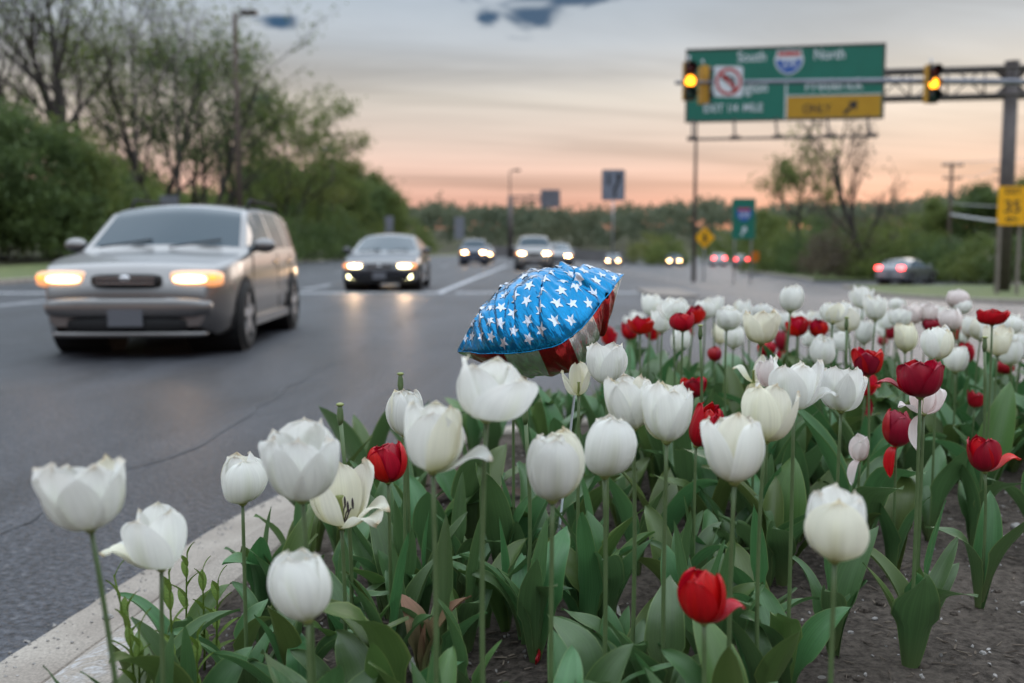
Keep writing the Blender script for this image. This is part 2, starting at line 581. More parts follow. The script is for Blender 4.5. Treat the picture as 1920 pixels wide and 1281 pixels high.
# ------------------------------------------------------------------ surfaces
def asphalt_mat():
    m, nt, N, L, b = new_mat('asphalt')
    tc = N.new('ShaderNodeTexCoord')
    n1 = N.new('ShaderNodeTexNoise')            # wear along the lanes
    n1.inputs['Scale'].default_value = 0.5
    n1.inputs['Detail'].default_value = 5
    mp = N.new('ShaderNodeMapping')
    mp.inputs['Scale'].default_value = (1.6, 0.35, 1)
    L.new(tc.outputs['Object'], mp.inputs[0])
    L.new(mp.outputs[0], n1.inputs['Vector'])
    r1 = N.new('ShaderNodeValToRGB')
    r1.color_ramp.elements[0].position, r1.color_ramp.elements[1].position = 0.33, 0.70
    r1.color_ramp.elements[0].color = (0.027, 0.030, 0.037, 1)
    r1.color_ramp.elements[1].color = (0.055, 0.058, 0.067, 1)
    L.new(n1.outputs[0], r1.inputs[0])
    v = N.new('ShaderNodeTexVoronoi')           # aggregate
    v.inputs['Scale'].default_value = 65
    L.new(tc.outputs['Object'], v.inputs['Vector'])
    n2 = N.new('ShaderNodeTexNoise')
    n2.inputs['Scale'].default_value = 38
    n2.inputs['Detail'].default_value = 5
    n2.inputs['Roughness'].default_value = 0.75
    L.new(tc.outputs['Object'], n2.inputs['Vector'])
    mr_ = N.new('ShaderNodeMapRange')
    mr_.inputs[1].default_value, mr_.inputs[2].default_value = 0.40, 0.62
    mr_.inputs[3].default_value, mr_.inputs[4].default_value = 0.35, 1.8
    L.new(n2.outputs[0], mr_.inputs[0])
    mu = N.new('ShaderNodeMixRGB')
    mu.blend_type = 'MULTIPLY'
    mu.inputs[0].default_value = 1
    L.new(r1.outputs[0], mu.inputs[1])
    L.new(mr_.outputs[0], mu.inputs[2])
    mv = N.new('ShaderNodeMixRGB')
    mv.blend_type = 'MIX'
    vr = N.new('ShaderNodeMapRange')
    vr.inputs[1].default_value, vr.inputs[2].default_value = 0.82, 1.0
    L.new(v.outputs['Color'], vr.inputs[0])
    vm = N.new('ShaderNodeMath')
    vm.operation = 'MULTIPLY'
    vm.inputs[1].default_value = 0.6
    L.new(vr.outputs[0], vm.inputs[0])
    L.new(vm.outputs[0], mv.inputs[0])
    L.new(mu.outputs[0], mv.inputs[1])
    mv.inputs[2].default_value = (0.20, 0.20, 0.21, 1)
    n3 = N.new('ShaderNodeTexNoise')            # stains, patches and tyre-dark bands
    n3.inputs['Scale'].default_value = 1.1
    n3.inputs['Detail'].default_value = 6
    n3.inputs['Roughness'].default_value = 0.65
    n3.inputs['Distortion'].default_value = 0.8
    mp3 = N.new('ShaderNodeMapping')
    mp3.inputs['Scale'].default_value = (1.0, 0.22, 1)
    mp3.inputs['Location'].default_value = (4.3, 1.7, 0)
    L.new(tc.outputs['Object'], mp3.inputs[0])
    L.new(mp3.outputs[0], n3.inputs['Vector'])
    r3 = N.new('ShaderNodeMapRange')
    r3.inputs[1].default_value, r3.inputs[2].default_value = 0.34, 0.62
    r3.inputs[3].default_value, r3.inputs[4].default_value = 0.48, 1.20
    L.new(n3.outputs[0], r3.inputs[0])
    m3 = N.new('ShaderNodeMixRGB')
    m3.blend_type = 'MULTIPLY'
    m3.inputs[0].default_value = 1
    L.new(mv.outputs[0], m3.inputs[1])
    L.new(r3.outputs[0], m3.inputs[2])
    L.new(m3.outputs[0], b.inputs['Base Color'])
    b.inputs['Roughness'].default_value = 0.44
    b.inputs['Specular IOR Level'].default_value = 0.28
    bp = N.new('ShaderNodeBump')
    bp.inputs['Strength'].default_value = 0.9
    bp.inputs['Distance'].default_value = 0.010
    ad = N.new('ShaderNodeMath')
    ad.operation = 'ADD'
    L.new(n2.outputs[0], ad.inputs[0])
    L.new(v.outputs['Distance'], ad.inputs[1])
    L.new(ad.outputs[0], bp.inputs['Height'])
    L.new(bp.outputs[0], b.inputs['Normal'])
    return m


def concrete_mat():
    m, nt, N, L, b = new_mat('kerb_concrete')
    tc = N.new('ShaderNodeTexCoord')
    n1 = N.new('ShaderNodeTexNoise')
    n1.inputs['Scale'].default_value = 3.5
    n1.inputs['Detail'].default_value = 6
    L.new(tc.outputs['Object'], n1.inputs['Vector'])
    r1 = N.new('ShaderNodeValToRGB')
    r1.color_ramp.elements[0].position, r1.color_ramp.elements[1].position = 0.3, 0.7
    r1.color_ramp.elements[0].color = (0.20, 0.170, 0.142, 1)
    r1.color_ramp.elements[1].color = (0.31, 0.275, 0.235, 1)
    L.new(n1.outputs[0], r1.inputs[0])
    n2 = N.new('ShaderNodeTexNoise')
    n2.inputs['Scale'].default_value = 140
    n2.inputs['Detail'].default_value = 4
    L.new(tc.outputs['Object'], n2.inputs['Vector'])
    mr_ = N.new('ShaderNodeMapRange')
    mr_.inputs[1].default_value, mr_.inputs[2].default_value = 0.3, 0.7
    mr_.inputs[3].default_value, mr_.inputs[4].default_value = 0.72, 1.25
    L.new(n2.outputs[0], mr_.inputs[0])
    mu = N.new('ShaderNodeMixRGB')
    mu.blend_type = 'MULTIPLY'
    mu.inputs[0].default_value = 1
    L.new(r1.outputs[0], mu.inputs[1])
    L.new(mr_.outputs[0], mu.inputs[2])
    # worn scribble of pale chalk on one stretch of the kerb
    cp = ground_at(150, 1248, 0.12)
    sp = N.new('ShaderNodeSeparateXYZ')
    L.new(tc.outputs['Object'], sp.inputs[0])

    def mth(op, a, c=None):
        q = N.new('ShaderNodeMath')
        q.operation = op
        for i, x in enumerate((a, c)):
            if x is None:
                continue
            if isinstance(x, (int, float)):
                q.inputs[i].default_value = x
            else:
                L.new(x, q.inputs[i])
        return q.outputs[0]
    ex = mth('DIVIDE', mth('SUBTRACT', sp.outputs[0], cp.x), 0.13)
    ey = mth('DIVIDE', mth('SUBTRACT', sp.outputs[1], cp.y), 0.24)
    rr = mth('SQRT', mth('ADD', mth('MULTIPLY', ex, ex), mth('MULTIPLY', ey, ey)))
    blob = N.new('ShaderNodeMapRange')
    blob.inputs[1].default_value, blob.inputs[2].default_value = 1.0, 0.55
    L.new(rr, blob.inputs[0])
    wv = N.new('ShaderNodeTexNoise')
    wv.inputs['Scale'].default_value = 14
    wv.inputs['Distortion'].default_value = 2.5
    wv.inputs['Detail'].default_value = 3
    L.new(tc.outputs['Object'], wv.inputs['Vector'])
    wr = N.new('ShaderNodeMapRange')
    wr.inputs[1].default_value, wr.inputs[2].default_value = 0.46, 0.66
    L.new(wv.outputs[0], wr.inputs[0])
    ck = mth('MULTIPLY', mth('MULTIPLY', blob.outputs[0], wr.outputs[0]), mth('MULTIPLY', n2.outputs[0], 0.75))
    mc = N.new('ShaderNodeMixRGB')
    L.new(ck, mc.inputs[0])
    L.new(mu.outputs[0], mc.inputs[1])
    mc.inputs[2].default_value = (0.52, 0.55, 0.60, 1)
    L.new(mc.outputs[0], b.inputs['Base Color'])
    b.inputs['Roughness'].default_value = 0.85
    bp = N.new('ShaderNodeBump')
    bp.inputs['Strength'].default_value = 0.45
    bp.inputs['Distance'].default_value = 0.005
    L.new(n2.outputs[0], bp.inputs['Height'])
    L.new(bp.outputs[0], b.inputs['Normal'])
    return m


def soil_mat():
    m, nt, N, L, b = new_mat('soil')
    tc = N.new('ShaderNodeTexCoord')
    n1 = N.new('ShaderNodeTexNoise')
    n1.inputs['Scale'].default_value = 2.2
    n1.inputs['Detail'].default_value = 4
    L.new(tc.outputs['Object'], n1.inputs['Vector'])
    n2 = N.new('ShaderNodeTexNoise')
    n2.inputs['Scale'].default_value = 45
    n2.inputs['Detail'].default_value = 7
    n2.inputs['Roughness'].default_value = 0.7
    L.new(tc.outputs['Object'], n2.inputs['Vector'])
    r1 = N.new('ShaderNodeValToRGB')
    r1.color_ramp.elements[0].position, r1.color_ramp.elements[1].position = 0.42, 0.60
    r1.color_ramp.elements[0].color = (0.046, 0.037, 0.030, 1)
    r1.color_ramp.elements[1].color = (0.170, 0.140, 0.116, 1)
    ad = N.new('ShaderNodeMixRGB')
    ad.inputs[0].default_value = 0.6
    L.new(n1.outputs[0], ad.inputs[1])
    L.new(n2.outputs[0], ad.inputs[2])
    L.new(ad.outputs[0], r1.inputs[0])
    v = N.new('ShaderNodeTexVoronoi')
    v.inputs['Scale'].default_value = 55
    v.inputs['Randomness'].default_value = 1
    L.new(tc.outputs['Object'], v.inputs['Vector'])
    gt = N.new('ShaderNodeMath')
    gt.operation = 'GREATER_THAN'
    gt.inputs[1].default_value = 0.93
    L.new(v.outputs['Color'], gt.inputs[0])
    lt = N.new('ShaderNodeMath')
    lt.operation = 'LESS_THAN'
    lt.inputs[1].default_value = 0.42
    L.new(v.outputs['Distance'], lt.inputs[0])
    ml = N.new('ShaderNodeMath')
    ml.operation = 'MULTIPLY'
    L.new(gt.outputs[0], ml.inputs[0])
    L.new(lt.outputs[0], ml.inputs[1])
    mx = N.new('ShaderNodeMixRGB')
    L.new(ml.outputs[0], mx.inputs[0])
    L.new(r1.outputs[0], mx.inputs[1])
    mx.inputs[2].default_value = (0.24, 0.22, 0.20, 1)
    L.new(mx.outputs[0], b.inputs['Base Color'])
    b.inputs['Roughness'].default_value = 0.95
    b.inputs['Specular IOR Level'].default_value = 0.2
    bp = N.new('ShaderNodeBump')
    bp.inputs['Strength'].default_value = 1.0
    bp.inputs['Distance'].default_value = 0.03
    L.new(n2.outputs[0], bp.inputs['Height'])
    L.new(bp.outputs[0], b.inputs['Normal'])
    return m


M['asphalt'] = asphalt_mat()
M['concrete'] = concrete_mat()
M['soil'] = soil_mat()
M['grass'] = mat('grass', (0.060, 0.085, 0.022), (0.105, 0.125, 0.034), rough=0.9, scale=1.6, detail=8, bump=0.8, bump_scale=18)
M['litter'] = mat('litter', (0.055, 0.045, 0.030), (0.085, 0.090, 0.035), rough=0.95, scale=0.3, detail=8, bump=0.6, bump_scale=6)
M['paint'] = mat('paint', (0.36, 0.37, 0.40), (0.50, 0.51, 0.53), rough=0.6, scale=7, detail=8)
M['tar'] = mat('tar', (0.018, 0.018, 0.021), (0.040, 0.041, 0.046), rough=0.6, scale=5)


def interp(tab, y):
    if y <= tab[0][0]:
        return tab[0][1]
    for (a, va), (b, vb) in zip(tab, tab[1:]):
        if y <= b:
            return va + (vb - va) * (y - a) / (b - a)
    return tab[-1][1]


LEFT = [(-8, -13.2), (15, -14.0), (28, -14.6), (60, -16.5), (98, -16.0), (150, -11.0), (220, 4.0), (300, 30)]
RIGHT = [(-8, 12.0), (20, 12.6), (26, 13.4), (40, 14.9), (52, 17.0), (66, 19.0), (84, 20.0), (98, 22.5), (130, 30.0), (170, 38.0), (220, 54), (300, 80)]


def left(y):
    return interp(LEFT, y)


def right(y):
    return interp(RIGHT, y)


def strip(name, ys, xa, xb, n, zf, material):
    vs_, fs = [], []
    for y in ys:
        a, b = xa(y), xb(y)
        for i in range(n + 1):
            x = a + (b - a) * i / n
            vs_.append((x, y, zf(x, y)))
    for j in range(len(ys) - 1):
        for i in range(n):
            k = j * (n + 1) + i
            fs.append((k, k + 1, k + n + 2, k + n + 1))
    return link_mesh(name, vs_, fs, material)


def frange(a, b, st):
    out = []
    while a < b - 1e-6:
        out.append(a)
        a += st
    return out + [b]


YS = frange(-8, 40, 2) + frange(43, 100, 3) + frange(106, 300, 6)
# terrain sheet out to the horizon
gx = [-3000, -900, -300, -120, -70] + frange(-50, 50, 2.5) + [70, 120, 300, 900, 3000]
gy = [-3000, -600, -100, -30] + frange(-10, 120, 5) + [150, 200, 300, 450, 900, 3000]
vs_ = [(x, y, gz(x, y) - 0.06) for y in gy for x in gx]
nx = len(gx)
fs_ = [(j * nx + i, j * nx + i + 1, (j + 1) * nx + i + 1, (j + 1) * nx + i) for j in range(len(gy) - 1) for i in range(nx - 1)]
struct(link_mesh('ground', vs_, fs_, M['litter']))
struct(strip('road', YS, left, right, 60, gz, M['asphalt']))
struct(strip('side_street', frange(50.8, 60.2, 0.7), lambda y: right(y) + 0.0, lambda y: 70, 30, lambda x, y: gz(x, y) + 0.004, M['asphalt']))
ZV = 0.12
struct(strip('left_verge', YS, lambda y: left(y) - 6.5 - (2 if y > 60 else 0), lambda y: left(y) - 0.15, 12, lambda x, y: gz(x, y) + ZV + 0.03 * mnoise.noise((x, y, 0)), M['grass']))
struct(strip('right_verge', [y for y in YS if y <= 49] + [50.6], lambda y: right(y) + 0.15, lambda y: right(y) + 30, 16, lambda x, y: gz(x, y) + ZV + 0.03 * mnoise.noise((x, y, 0)), M['grass']))
struct(strip('far_verge', [60.4] + [y for y in YS if 61 < y < 180], lambda y: right(y) + 0.15, lambda y: right(y) + 26, 16, lambda x, y: gz(x, y) + ZV + 0.03 * mnoise.noise((x, y, 0)), M['grass']))


def kerb(name, path, prof, mat_, zf=None, closed=False):
    """sweep a profile of (outward offset, height) along a path; outward = to the left of travel"""
    pts = [Vector((p[0], p[1])) for p in path]
    n = len(pts)
    V, Fc = [], []
    for i, p in enumerate(pts):
        a = pts[(i - 1) % n] if closed or i else p
        b = pts[(i + 1) % n] if closed or i < n - 1 else p
        t = (b - a).normalized()
        o = Vector((-t.y, t.x))
        for (w, h) in prof:
            q = p + o * w
            V.append((q.x, q.y, h + (zf(q.x, q.y) if zf else 0)))
    k = len(prof)
    for i in range(n if closed else n - 1):
        j = (i + 1) % n
        for c in range(k - 1):
            Fc.append((i * k + c, j * k + c, j * k + c + 1, i * k + c + 1))
    return struct(link_mesh(name, V, Fc, mat_, smooth_shade=False))


kp = [(0.0, 0.0), (0.02, 0.12), (0.05, 0.14), (0.17, 0.14), (0.2, 0.06)]
kerb('left_kerb', [(left(y), y) for y in YS], kp, M['concrete'], gz)
kerb('right_kerb', [(right(y), y) for y in reversed([y for y in YS if y <= 49] + [50.7])], kp, M['concrete'], gz)
kerb('far_kerb', [(right(y), y) for y in reversed([60.3] + [y for y in YS if 61 < y < 180])], kp, M['concrete'], gz)

# far concrete median beyond the crossing
mp_ = [(3.05, 21.2), (3.25, 20.9), (3.55, 20.75), (3.85, 20.9), (3.98, 21.2)] + [(4.0 + 0.035 * (y - 21.5), y) for y in frange(22, 25, 3)]
mp_ += [(3.0 + 0.035 * (y - 21.5), y) for y in reversed(frange(22, 25, 3))]
mb = MB()
n_ = len(mp_)
mb.add([(x, y, gz(x, y) - 0.05) for x, y in mp_] + [(x, y, gz(x, y) + 0.035) for x, y in mp_],
       [tuple(range(n_, 2 * n_))] + [(i, (i + 1) % n_, n_ + (i + 1) % n_, n_ + i) for i in range(n_)])
M['tan_concrete'] = mat('tan_concrete', (0.17, 0.145, 0.125), (0.22, 0.19, 0.165), rough=0.9, scale=3, detail=6)
struct(mb.build('median', M['tan_concrete']))

# the planted median: kerb loop, soil
INNER = [(-1.02, -1.2), (-0.98, -0.6), (-0.93, 0.3), (-0.86, 1.2), (-0.72, 2.4), (-0.62, 3.1), (-0.50, 3.7), (-0.30, 4.25), (0.0, 4.65), (0.5, 4.95),
         (1.2, 5.12), (2.2, 5.2), (3.1, 5.1), (3.8, 4.75), (4.3, 4.2), (4.55, 3.4), (4.65, 2.2), (4.7, -1.2)]


def densify(path, st):
    out = []
    for i in range(len(path) - 1):
        p0 = Vector(path[max(i - 1, 0)])
        p1, p2 = Vector(path[i]), Vector(path[i + 1])
        p3 = Vector(path[min(i + 2, len(path) - 1)])
        n = max(1, int((p2 - p1).length / st))
        for k in range(n):
            t = k / n
            out.append(0.5 * ((2 * p1) + (p2 - p0) * t + (2 * p0 - 5 * p1 + 4 * p2 - p3) * t * t + (3 * p1 - p0 - 3 * p2 + p3) * t ** 3))
    out.append(Vector(path[-1]))
    return out


INN = densify(INNER, 0.06)
# profile from soil side outwards: buried back, top, sloping face, gutter strip with a joint line
pr = [(-0.005, 0.02), (0.0, 0.135), (0.012, 0.148), (0.13, 0.142), (0.17, 0.125), (0.27, 0.045), (0.30, 0.030), (0.305, 0.020), (0.311, 0.028), (0.50, 0.008), (0.505, -0.03)]
KB = kerb('median_kerb', [(p.x, p.y) for p in INN], pr, M['concrete'])
for v in KB.data.vertices:
    v.co += Vector((0, 0, 0.004 * mnoise.noise(v.co * 5) if v.co.z > 0.02 else 0))
    if v.co.z < 0.012:                         # ragged joint against the asphalt
        k = mnoise.noise(Vector((v.co.x * 9, v.co.y * 9, 3.0))) * 0.012
        v.co.x += k
        v.co.y += k


def inside(x, y, poly):
    c = False
    j = len(poly) - 1
    for i in range(len(poly)):
        xi, yi, xj, yj = poly[i][0], poly[i][1], poly[j][0], poly[j][1]
        if (yi > y) != (yj > y) and x < (xj - xi) * (y - yi) / (yj - yi) + xi:
            c = not c
        j = i
    return c


COARSE = [tuple(p) for p in INN[::3]] + [tuple(INN[-1])]


def edge_dist(x, y):
    best = 1e9
    for a, b in zip(INNER, INNER[1:]):
        ax, ay, bx, by = a[0], a[1], b[0], b[1]
        t = max(0, min(1, ((x - ax) * (bx - ax) + (y - ay) * (by - ay)) / ((bx - ax) ** 2 + (by - ay) ** 2)))
        best = min(best, math.hypot(x - ax - t * (bx - ax), y - ay - t * (by - ay)))
    return best if inside(x, y, INNER) else -best


def bedz(x, y):
    d = edge_dist(x, y)
    return 0.122 + 0.10 * smooth(0.0, 0.9, d) + 0.03 * smooth(2.0, 4.0, y) * smooth(0, 1, d) + 0.012 * mnoise.noise((x * 3.1, y * 3.1, 0)) + 0.009 * mnoise.noise((x * 11, y * 11, 1))


st = 0.045
xs = frange(-1.2, 4.9, st)
ys = frange(-1.2, 5.35, st)
idx, V, Fc = {}, [], []
for j, y in enumerate(ys):
    for i, x in enumerate(xs):
        if edge_dist(x, y) > -0.10:
            idx[(i, j)] = len(V)
            V.append((x, y, bedz(x, y)))
for (i, j), k in idx.items():
    if (i + 1, j) in idx and (i, j + 1) in idx and (i + 1, j + 1) in idx:
        Fc.append((k, idx[(i + 1, j)], idx[(i + 1, j + 1)], idx[(i, j + 1)]))
struct(link_mesh('flower_bed_soil', V, Fc, M['soil']))


# painted lines, tar seam
def ribbon(name, pts, w, z, material, jitter=0.0):
    pts = densify(pts, 0.06 if jitter else 0.4)
    V, Fc = [], []
    for i, p in enumerate(pts):
        t = (pts[min(i + 1, len(pts) - 1)] - pts[max(i - 1, 0)]).normalized()
        o = Vector((-t.y, t.x))
        q = p + o * (jitter * (mnoise.noise((p.x * 2, p.y * 1.3, 5)) + 0.22 * mnoise.noise((p.x * 9, p.y * 7, 8))))
        ww = w / 2 * (max(0.08, 0.9 + 1.5 * mnoise.noise((p.x * 5, p.y * 3.2, 2)) + 0.5 * mnoise.noise((p.x * 17, p.y * 17, 4))) if jitter else 1)
        for s_ in (-1, 1):
            e = q + o * ww * s_
            V.append((e.x, e.y, gz(e.x, e.y) + z))
    Fc = [(2 * i, 2 * i + 1, 2 * i + 3, 2 * i + 2) for i in range(len(pts) - 1)]
    return struct(link_mesh(name, V, Fc, material))


def lx(base, y):
    return base + 0.035 * (y - 22.8)


ribbon('lane_line', [(lx(-1.71, 23.4), 23.4), (lx(-1.71, 40), 40), (lx(-1.71, 62), 62)], 0.16, 0.004, M['paint'])
ribbon('stop_line', [(-14.2, 22.9), (-8.9, 22.95), (-1.55, 23.05)], 0.45, 0.0045, M['paint'])
ribbon('stop_line', [(-1.30, 23.05), (2.95, 23.1)], 0.40, 0.0045, M['paint'])
for y0 in (9, 15.5, 25, 36, 47, 58):
    ribbon('lane_line', [(lx(-5.3, y0), y0), (lx(-5.3, y0 + 3), y0 + 3)] if y0 > 20 else [(lx(-8.95, y0), y0), (lx(-8.95, y0 + 4.5), y0 + 4.5)], 0.13, 0.004, M['paint'])
for y0 in (25, 36, 47):
    ribbon('lane_line', [(lx(-9.1, y0), y0), (lx(-9.1, y0 + 3), y0 + 3)], 0.13, 0.004, M['paint'])
for y0 in (24, 36, 48, 60):
    ribbon('lane_line', [(lx(8.3, y0), y0), (lx(8.3, y0 + 3), y0 + 3)], 0.12, 0.004, M['paint'])
ribbon('tar_seam', [(-2.0, 2.2), (-1.82, 4.0), (-1.66, 5.2), (-1.62, 7.5), (-1.50, 10), (-1.47, 13.5), (-1.5, 18)], 0.022, 0.0035, M['tar'], 0.14)
ribbon('tar_seam', [(-6.5, 10.2), (-4.2, 10.6), (-1.6, 10.4), (1.5, 10.9)], 0.03, 0.003, M['tar'], 0.12)


# ------------------------------------------------------------------ trees
def grow(rng, height, lean=0.05, fork=0.35, limbs=7, levels=3, spread=0.75, r0=None, up=0.55, stems=1):
    """polylines (points, radii, level) of a tree skeleton"""
    lines = []
    r0 = r0 or height * 0.016

    def branch(p, d, ln, r, lv):
        n = 5 if lv < 2 else 3
        pts, rad = [p.copy()], [r]
        q = p.copy()
        dd = d.copy()
        for i in range(n):
            dd = (dd + Vector((rng.gauss(0, 0.13), rng.gauss(0, 0.13), rng.gauss(0, 0.08) + (0.06 if lv else 0.0)))).normalized()
            q = q + dd * (ln / n)
            pts.append(q.copy())
            rad.append(r * (1 - 0.75 * (i + 1) / n))
        lines.append((pts, rad, lv))
        if lv >= levels:
            return
        k = limbs if lv == 0 else (4 if lv == 1 else 3)
        for j in range(k):
            t = (fork + (1 - fork) * (j + rng.random() * 0.8) / k) if lv == 0 else (0.3 + 0.7 * (j + rng.random()) / k)
            t = min(t, 0.98)
            i = min(int(t * n), n - 1)
            f = t * n - i
            bp = pts[i].lerp(pts[i + 1], f)
            az = rng.uniform(0, 2 * math.pi) if lv else (j * 2.4 + rng.uniform(-0.4, 0.4))
            base = (pts[i + 1] - pts[i]).normalized()
            side = Vector((math.cos(az), math.sin(az), 0))
            nd = (base * up + side * spread * rng.uniform(0.6, 1.1) + Vector((0, 0, 0.12))).normalized()
            rr = (rad[i] * (1 - f) + rad[i + 1] * f)
            branch(bp, nd, ln * (rng.uniform(0.38, 0.6) if lv == 0 else rng.uniform(0.45, 0.65)) * (1.15 - 0.5 * t if lv == 0 else 1), rr * 0.62, lv + 1)
    for s_ in range(stems):
        a = rng.uniform(0, 6.28)
        branch(Vector((0.25 * s_ * math.cos(a), 0.25 * s_ * math.sin(a), -0.3)), Vector((rng.gauss(0, lean) + (0.25 * math.cos(a) if stems > 1 else 0), rng.gauss(0, lean) + (0.25 * math.sin(a) if stems > 1 else 0), 1)).normalized(), height * 0.82, r0, 0)
    return lines


def leaf_quads(rng, centres, per, size, rad, squash=0.8):
    V, Fc = [], []
    for c in centres:
        for _ in range(per):
            p = Vector(c) + Vector((rng.gauss(0, rad), rng.gauss(0, rad), rng.gauss(0, rad * squash)))
            s_ = size * rng.uniform(0.6, 1.4)
            e = Euler((rng.uniform(0, 6.28), rng.uniform(0, 6.28), rng.uniform(0, 6.28))).to_matrix()
            a, b = e @ Vector((s_, 0, 0)), e @ Vector((0, s_ * 0.55, 0))
            k = len(V)
            V += [p - a, p + b, p + a, p - b]
            Fc.append((k, k + 1, k + 2, k + 3))
    return V, Fc


def tree_proto(seed, height, leaf=1.0, size=0.13, rad=0.5, **kw):
    rng = random.Random(seed)
    lines = grow(rng, height, **kw)
    mb = MB()
    tips = []
    for pts, radii, lv in lines:
        mb.tube(pts, [max(r, 0.014 + 0.006 * (3 - lv)) for r in radii], n=(8, 6, 4, 3)[min(lv, 3)], cap=False)
        if lv >= 2:
            tips += [pts[-1], pts[-2]]
        if lv == 1:
            tips += [pts[-1]]
    tm = bpy.data.meshes.new('trunk')
    tm.from_pydata([tuple(v) for v in mb.v], [], mb.f)
    tm.polygons.foreach_set('use_smooth', [True] * len(tm.polygons))
    tips = [t for t in tips if rng.random() < min(1.0, leaf * 1.2 + 0.15)]
    V, Fc = leaf_quads(rng, tips, max(1, int(10 * leaf)), size, rad)
    cm = bpy.data.meshes.new('crown')
    cm.from_pydata([tuple(v) for v in V], [], Fc)
    for m_ in (tm, cm):
        m_.materials.append(None)
        m_.update()
    return tm, cm


def put_tree(name, proto, loc, sc_, rz, bark, leafm, label, cat='tree', group=None, sxy=1.0):
    t = thing(name, label, cat, loc, rz, group)
    t.scale = (sc_ * sxy, sc_ * sxy, sc_)
    for nm, me, mt in (('trunk', proto[0], bark), ('crown', proto[1], leafm)):
        if me is None or not len(me.polygons):
            continue
        o = bpy.data.objects.new(nm, me)
        COL.objects.link(o)
        o.parent = t
        o.material_slots[0].link = 'OBJECT'
        o.material_slots[0].material = mt
    return t


def bush_proto(seed, w, h, lumps=26, per=150, size=0.13):
    rng = random.Random(seed)
    cs = []
    for i in range(lumps):
        a, u = rng.uniform(0, 6.28), rng.random()
        r_ = w * 0.5 * math.sqrt(rng.random())
        zmax = h * math.sqrt(max(0.08, 1 - (2 * r_ / w) ** 2 * 0.85))
        cs.append(Vector((r_ * math.cos(a), r_ * math.sin(a), zmax * (0.12 + 0.83 * u ** 0.8))))
    V, Fc = leaf_quads(rng, cs, per, size, w * 0.085, 0.75)
    cm = bpy.data.meshes.new('crown')
    keep = [v for v in V]
    cm.from_pydata([(v.x, v.y, max(v.z, 0.02)) for v in keep], [], Fc)
    mb = MB()
    for i in range(9):
        a = rng.uniform(0, 6.28)
        c = rng.choice(cs)
        mb.tube([(0.25 * math.cos(a), 0.25 * math.sin(a), -0.2), (c.x * 0.5, c.y * 0.5, c.z * 0.55), (c.x, c.y, c.z)], [0.05, 0.035, 0.012], n=5, cap=False)
    tm = bpy.data.meshes.new('trunk')
    tm.from_pydata([tuple(v) for v in mb.v], [], mb.f)
    for m_ in (tm, cm):
        m_.materials.append(None)
        m_.update()
    return tm, cm


T_BIG = tree_proto(11, 20, leaf=0.4, size=0.14, rad=0.55, limbs=8, levels=3, fork=0.35, spread=0.7, r0=0.34)
T_BIG2 = tree_proto(23, 20, leaf=0.4, size=0.15, rad=0.6, limbs=9, levels=3, fork=0.25, spread=0.75, r0=0.28)
T_SLIM = tree_proto(35, 19, leaf=0.25, size=0.12, rad=0.45, limbs=9, levels=3, fork=0.3, spread=0.5, r0=0.18, up=0.8)
T_LEAFY = tree_proto(47, 16, leaf=1.0, size=0.17, rad=0.55, limbs=9, levels=3, fork=0.18, spread=0.8, r0=0.22)
T_ARCH = tree_proto(58, 15, leaf=1.5, size=0.15, rad=0.45, limbs=7, levels=3, fork=0.4, spread=1.0, up=0.35, r0=0.20, lean=0.16)
T_BARE = tree_proto(66, 9, leaf=0.22, size=0.10, rad=0.35, limbs=11, levels=3, fork=0.18, spread=0.55, r0=0.20, up=0.75)
T_OAK = tree_proto(71, 8, leaf=0.8, size=0.12, rad=0.35, limbs=8, levels=3, fork=0.45, spread=0.8, r0=0.16)
T_FULL = tree_proto(85, 10, leaf=3.2, size=0.20, rad=0.6, limbs=9, levels=3, fork=0.1, spread=0.75, r0=0.18)
B_BIG = bush_proto(5, 8.0, 8.0, lumps=46, per=170, size=0.16)
B_MID = bush_proto(6, 6.0, 4.5, lumps=34, per=130, size=0.13)
B_LOW = bush_proto(8, 4.5, 2.6, lumps=26, per=110, size=0.11)


def spot(px, Y, zoff=0.0):
    x = (px - CX) / F_PX * Y
    return (x, Y, gz(x, Y) + zoff)


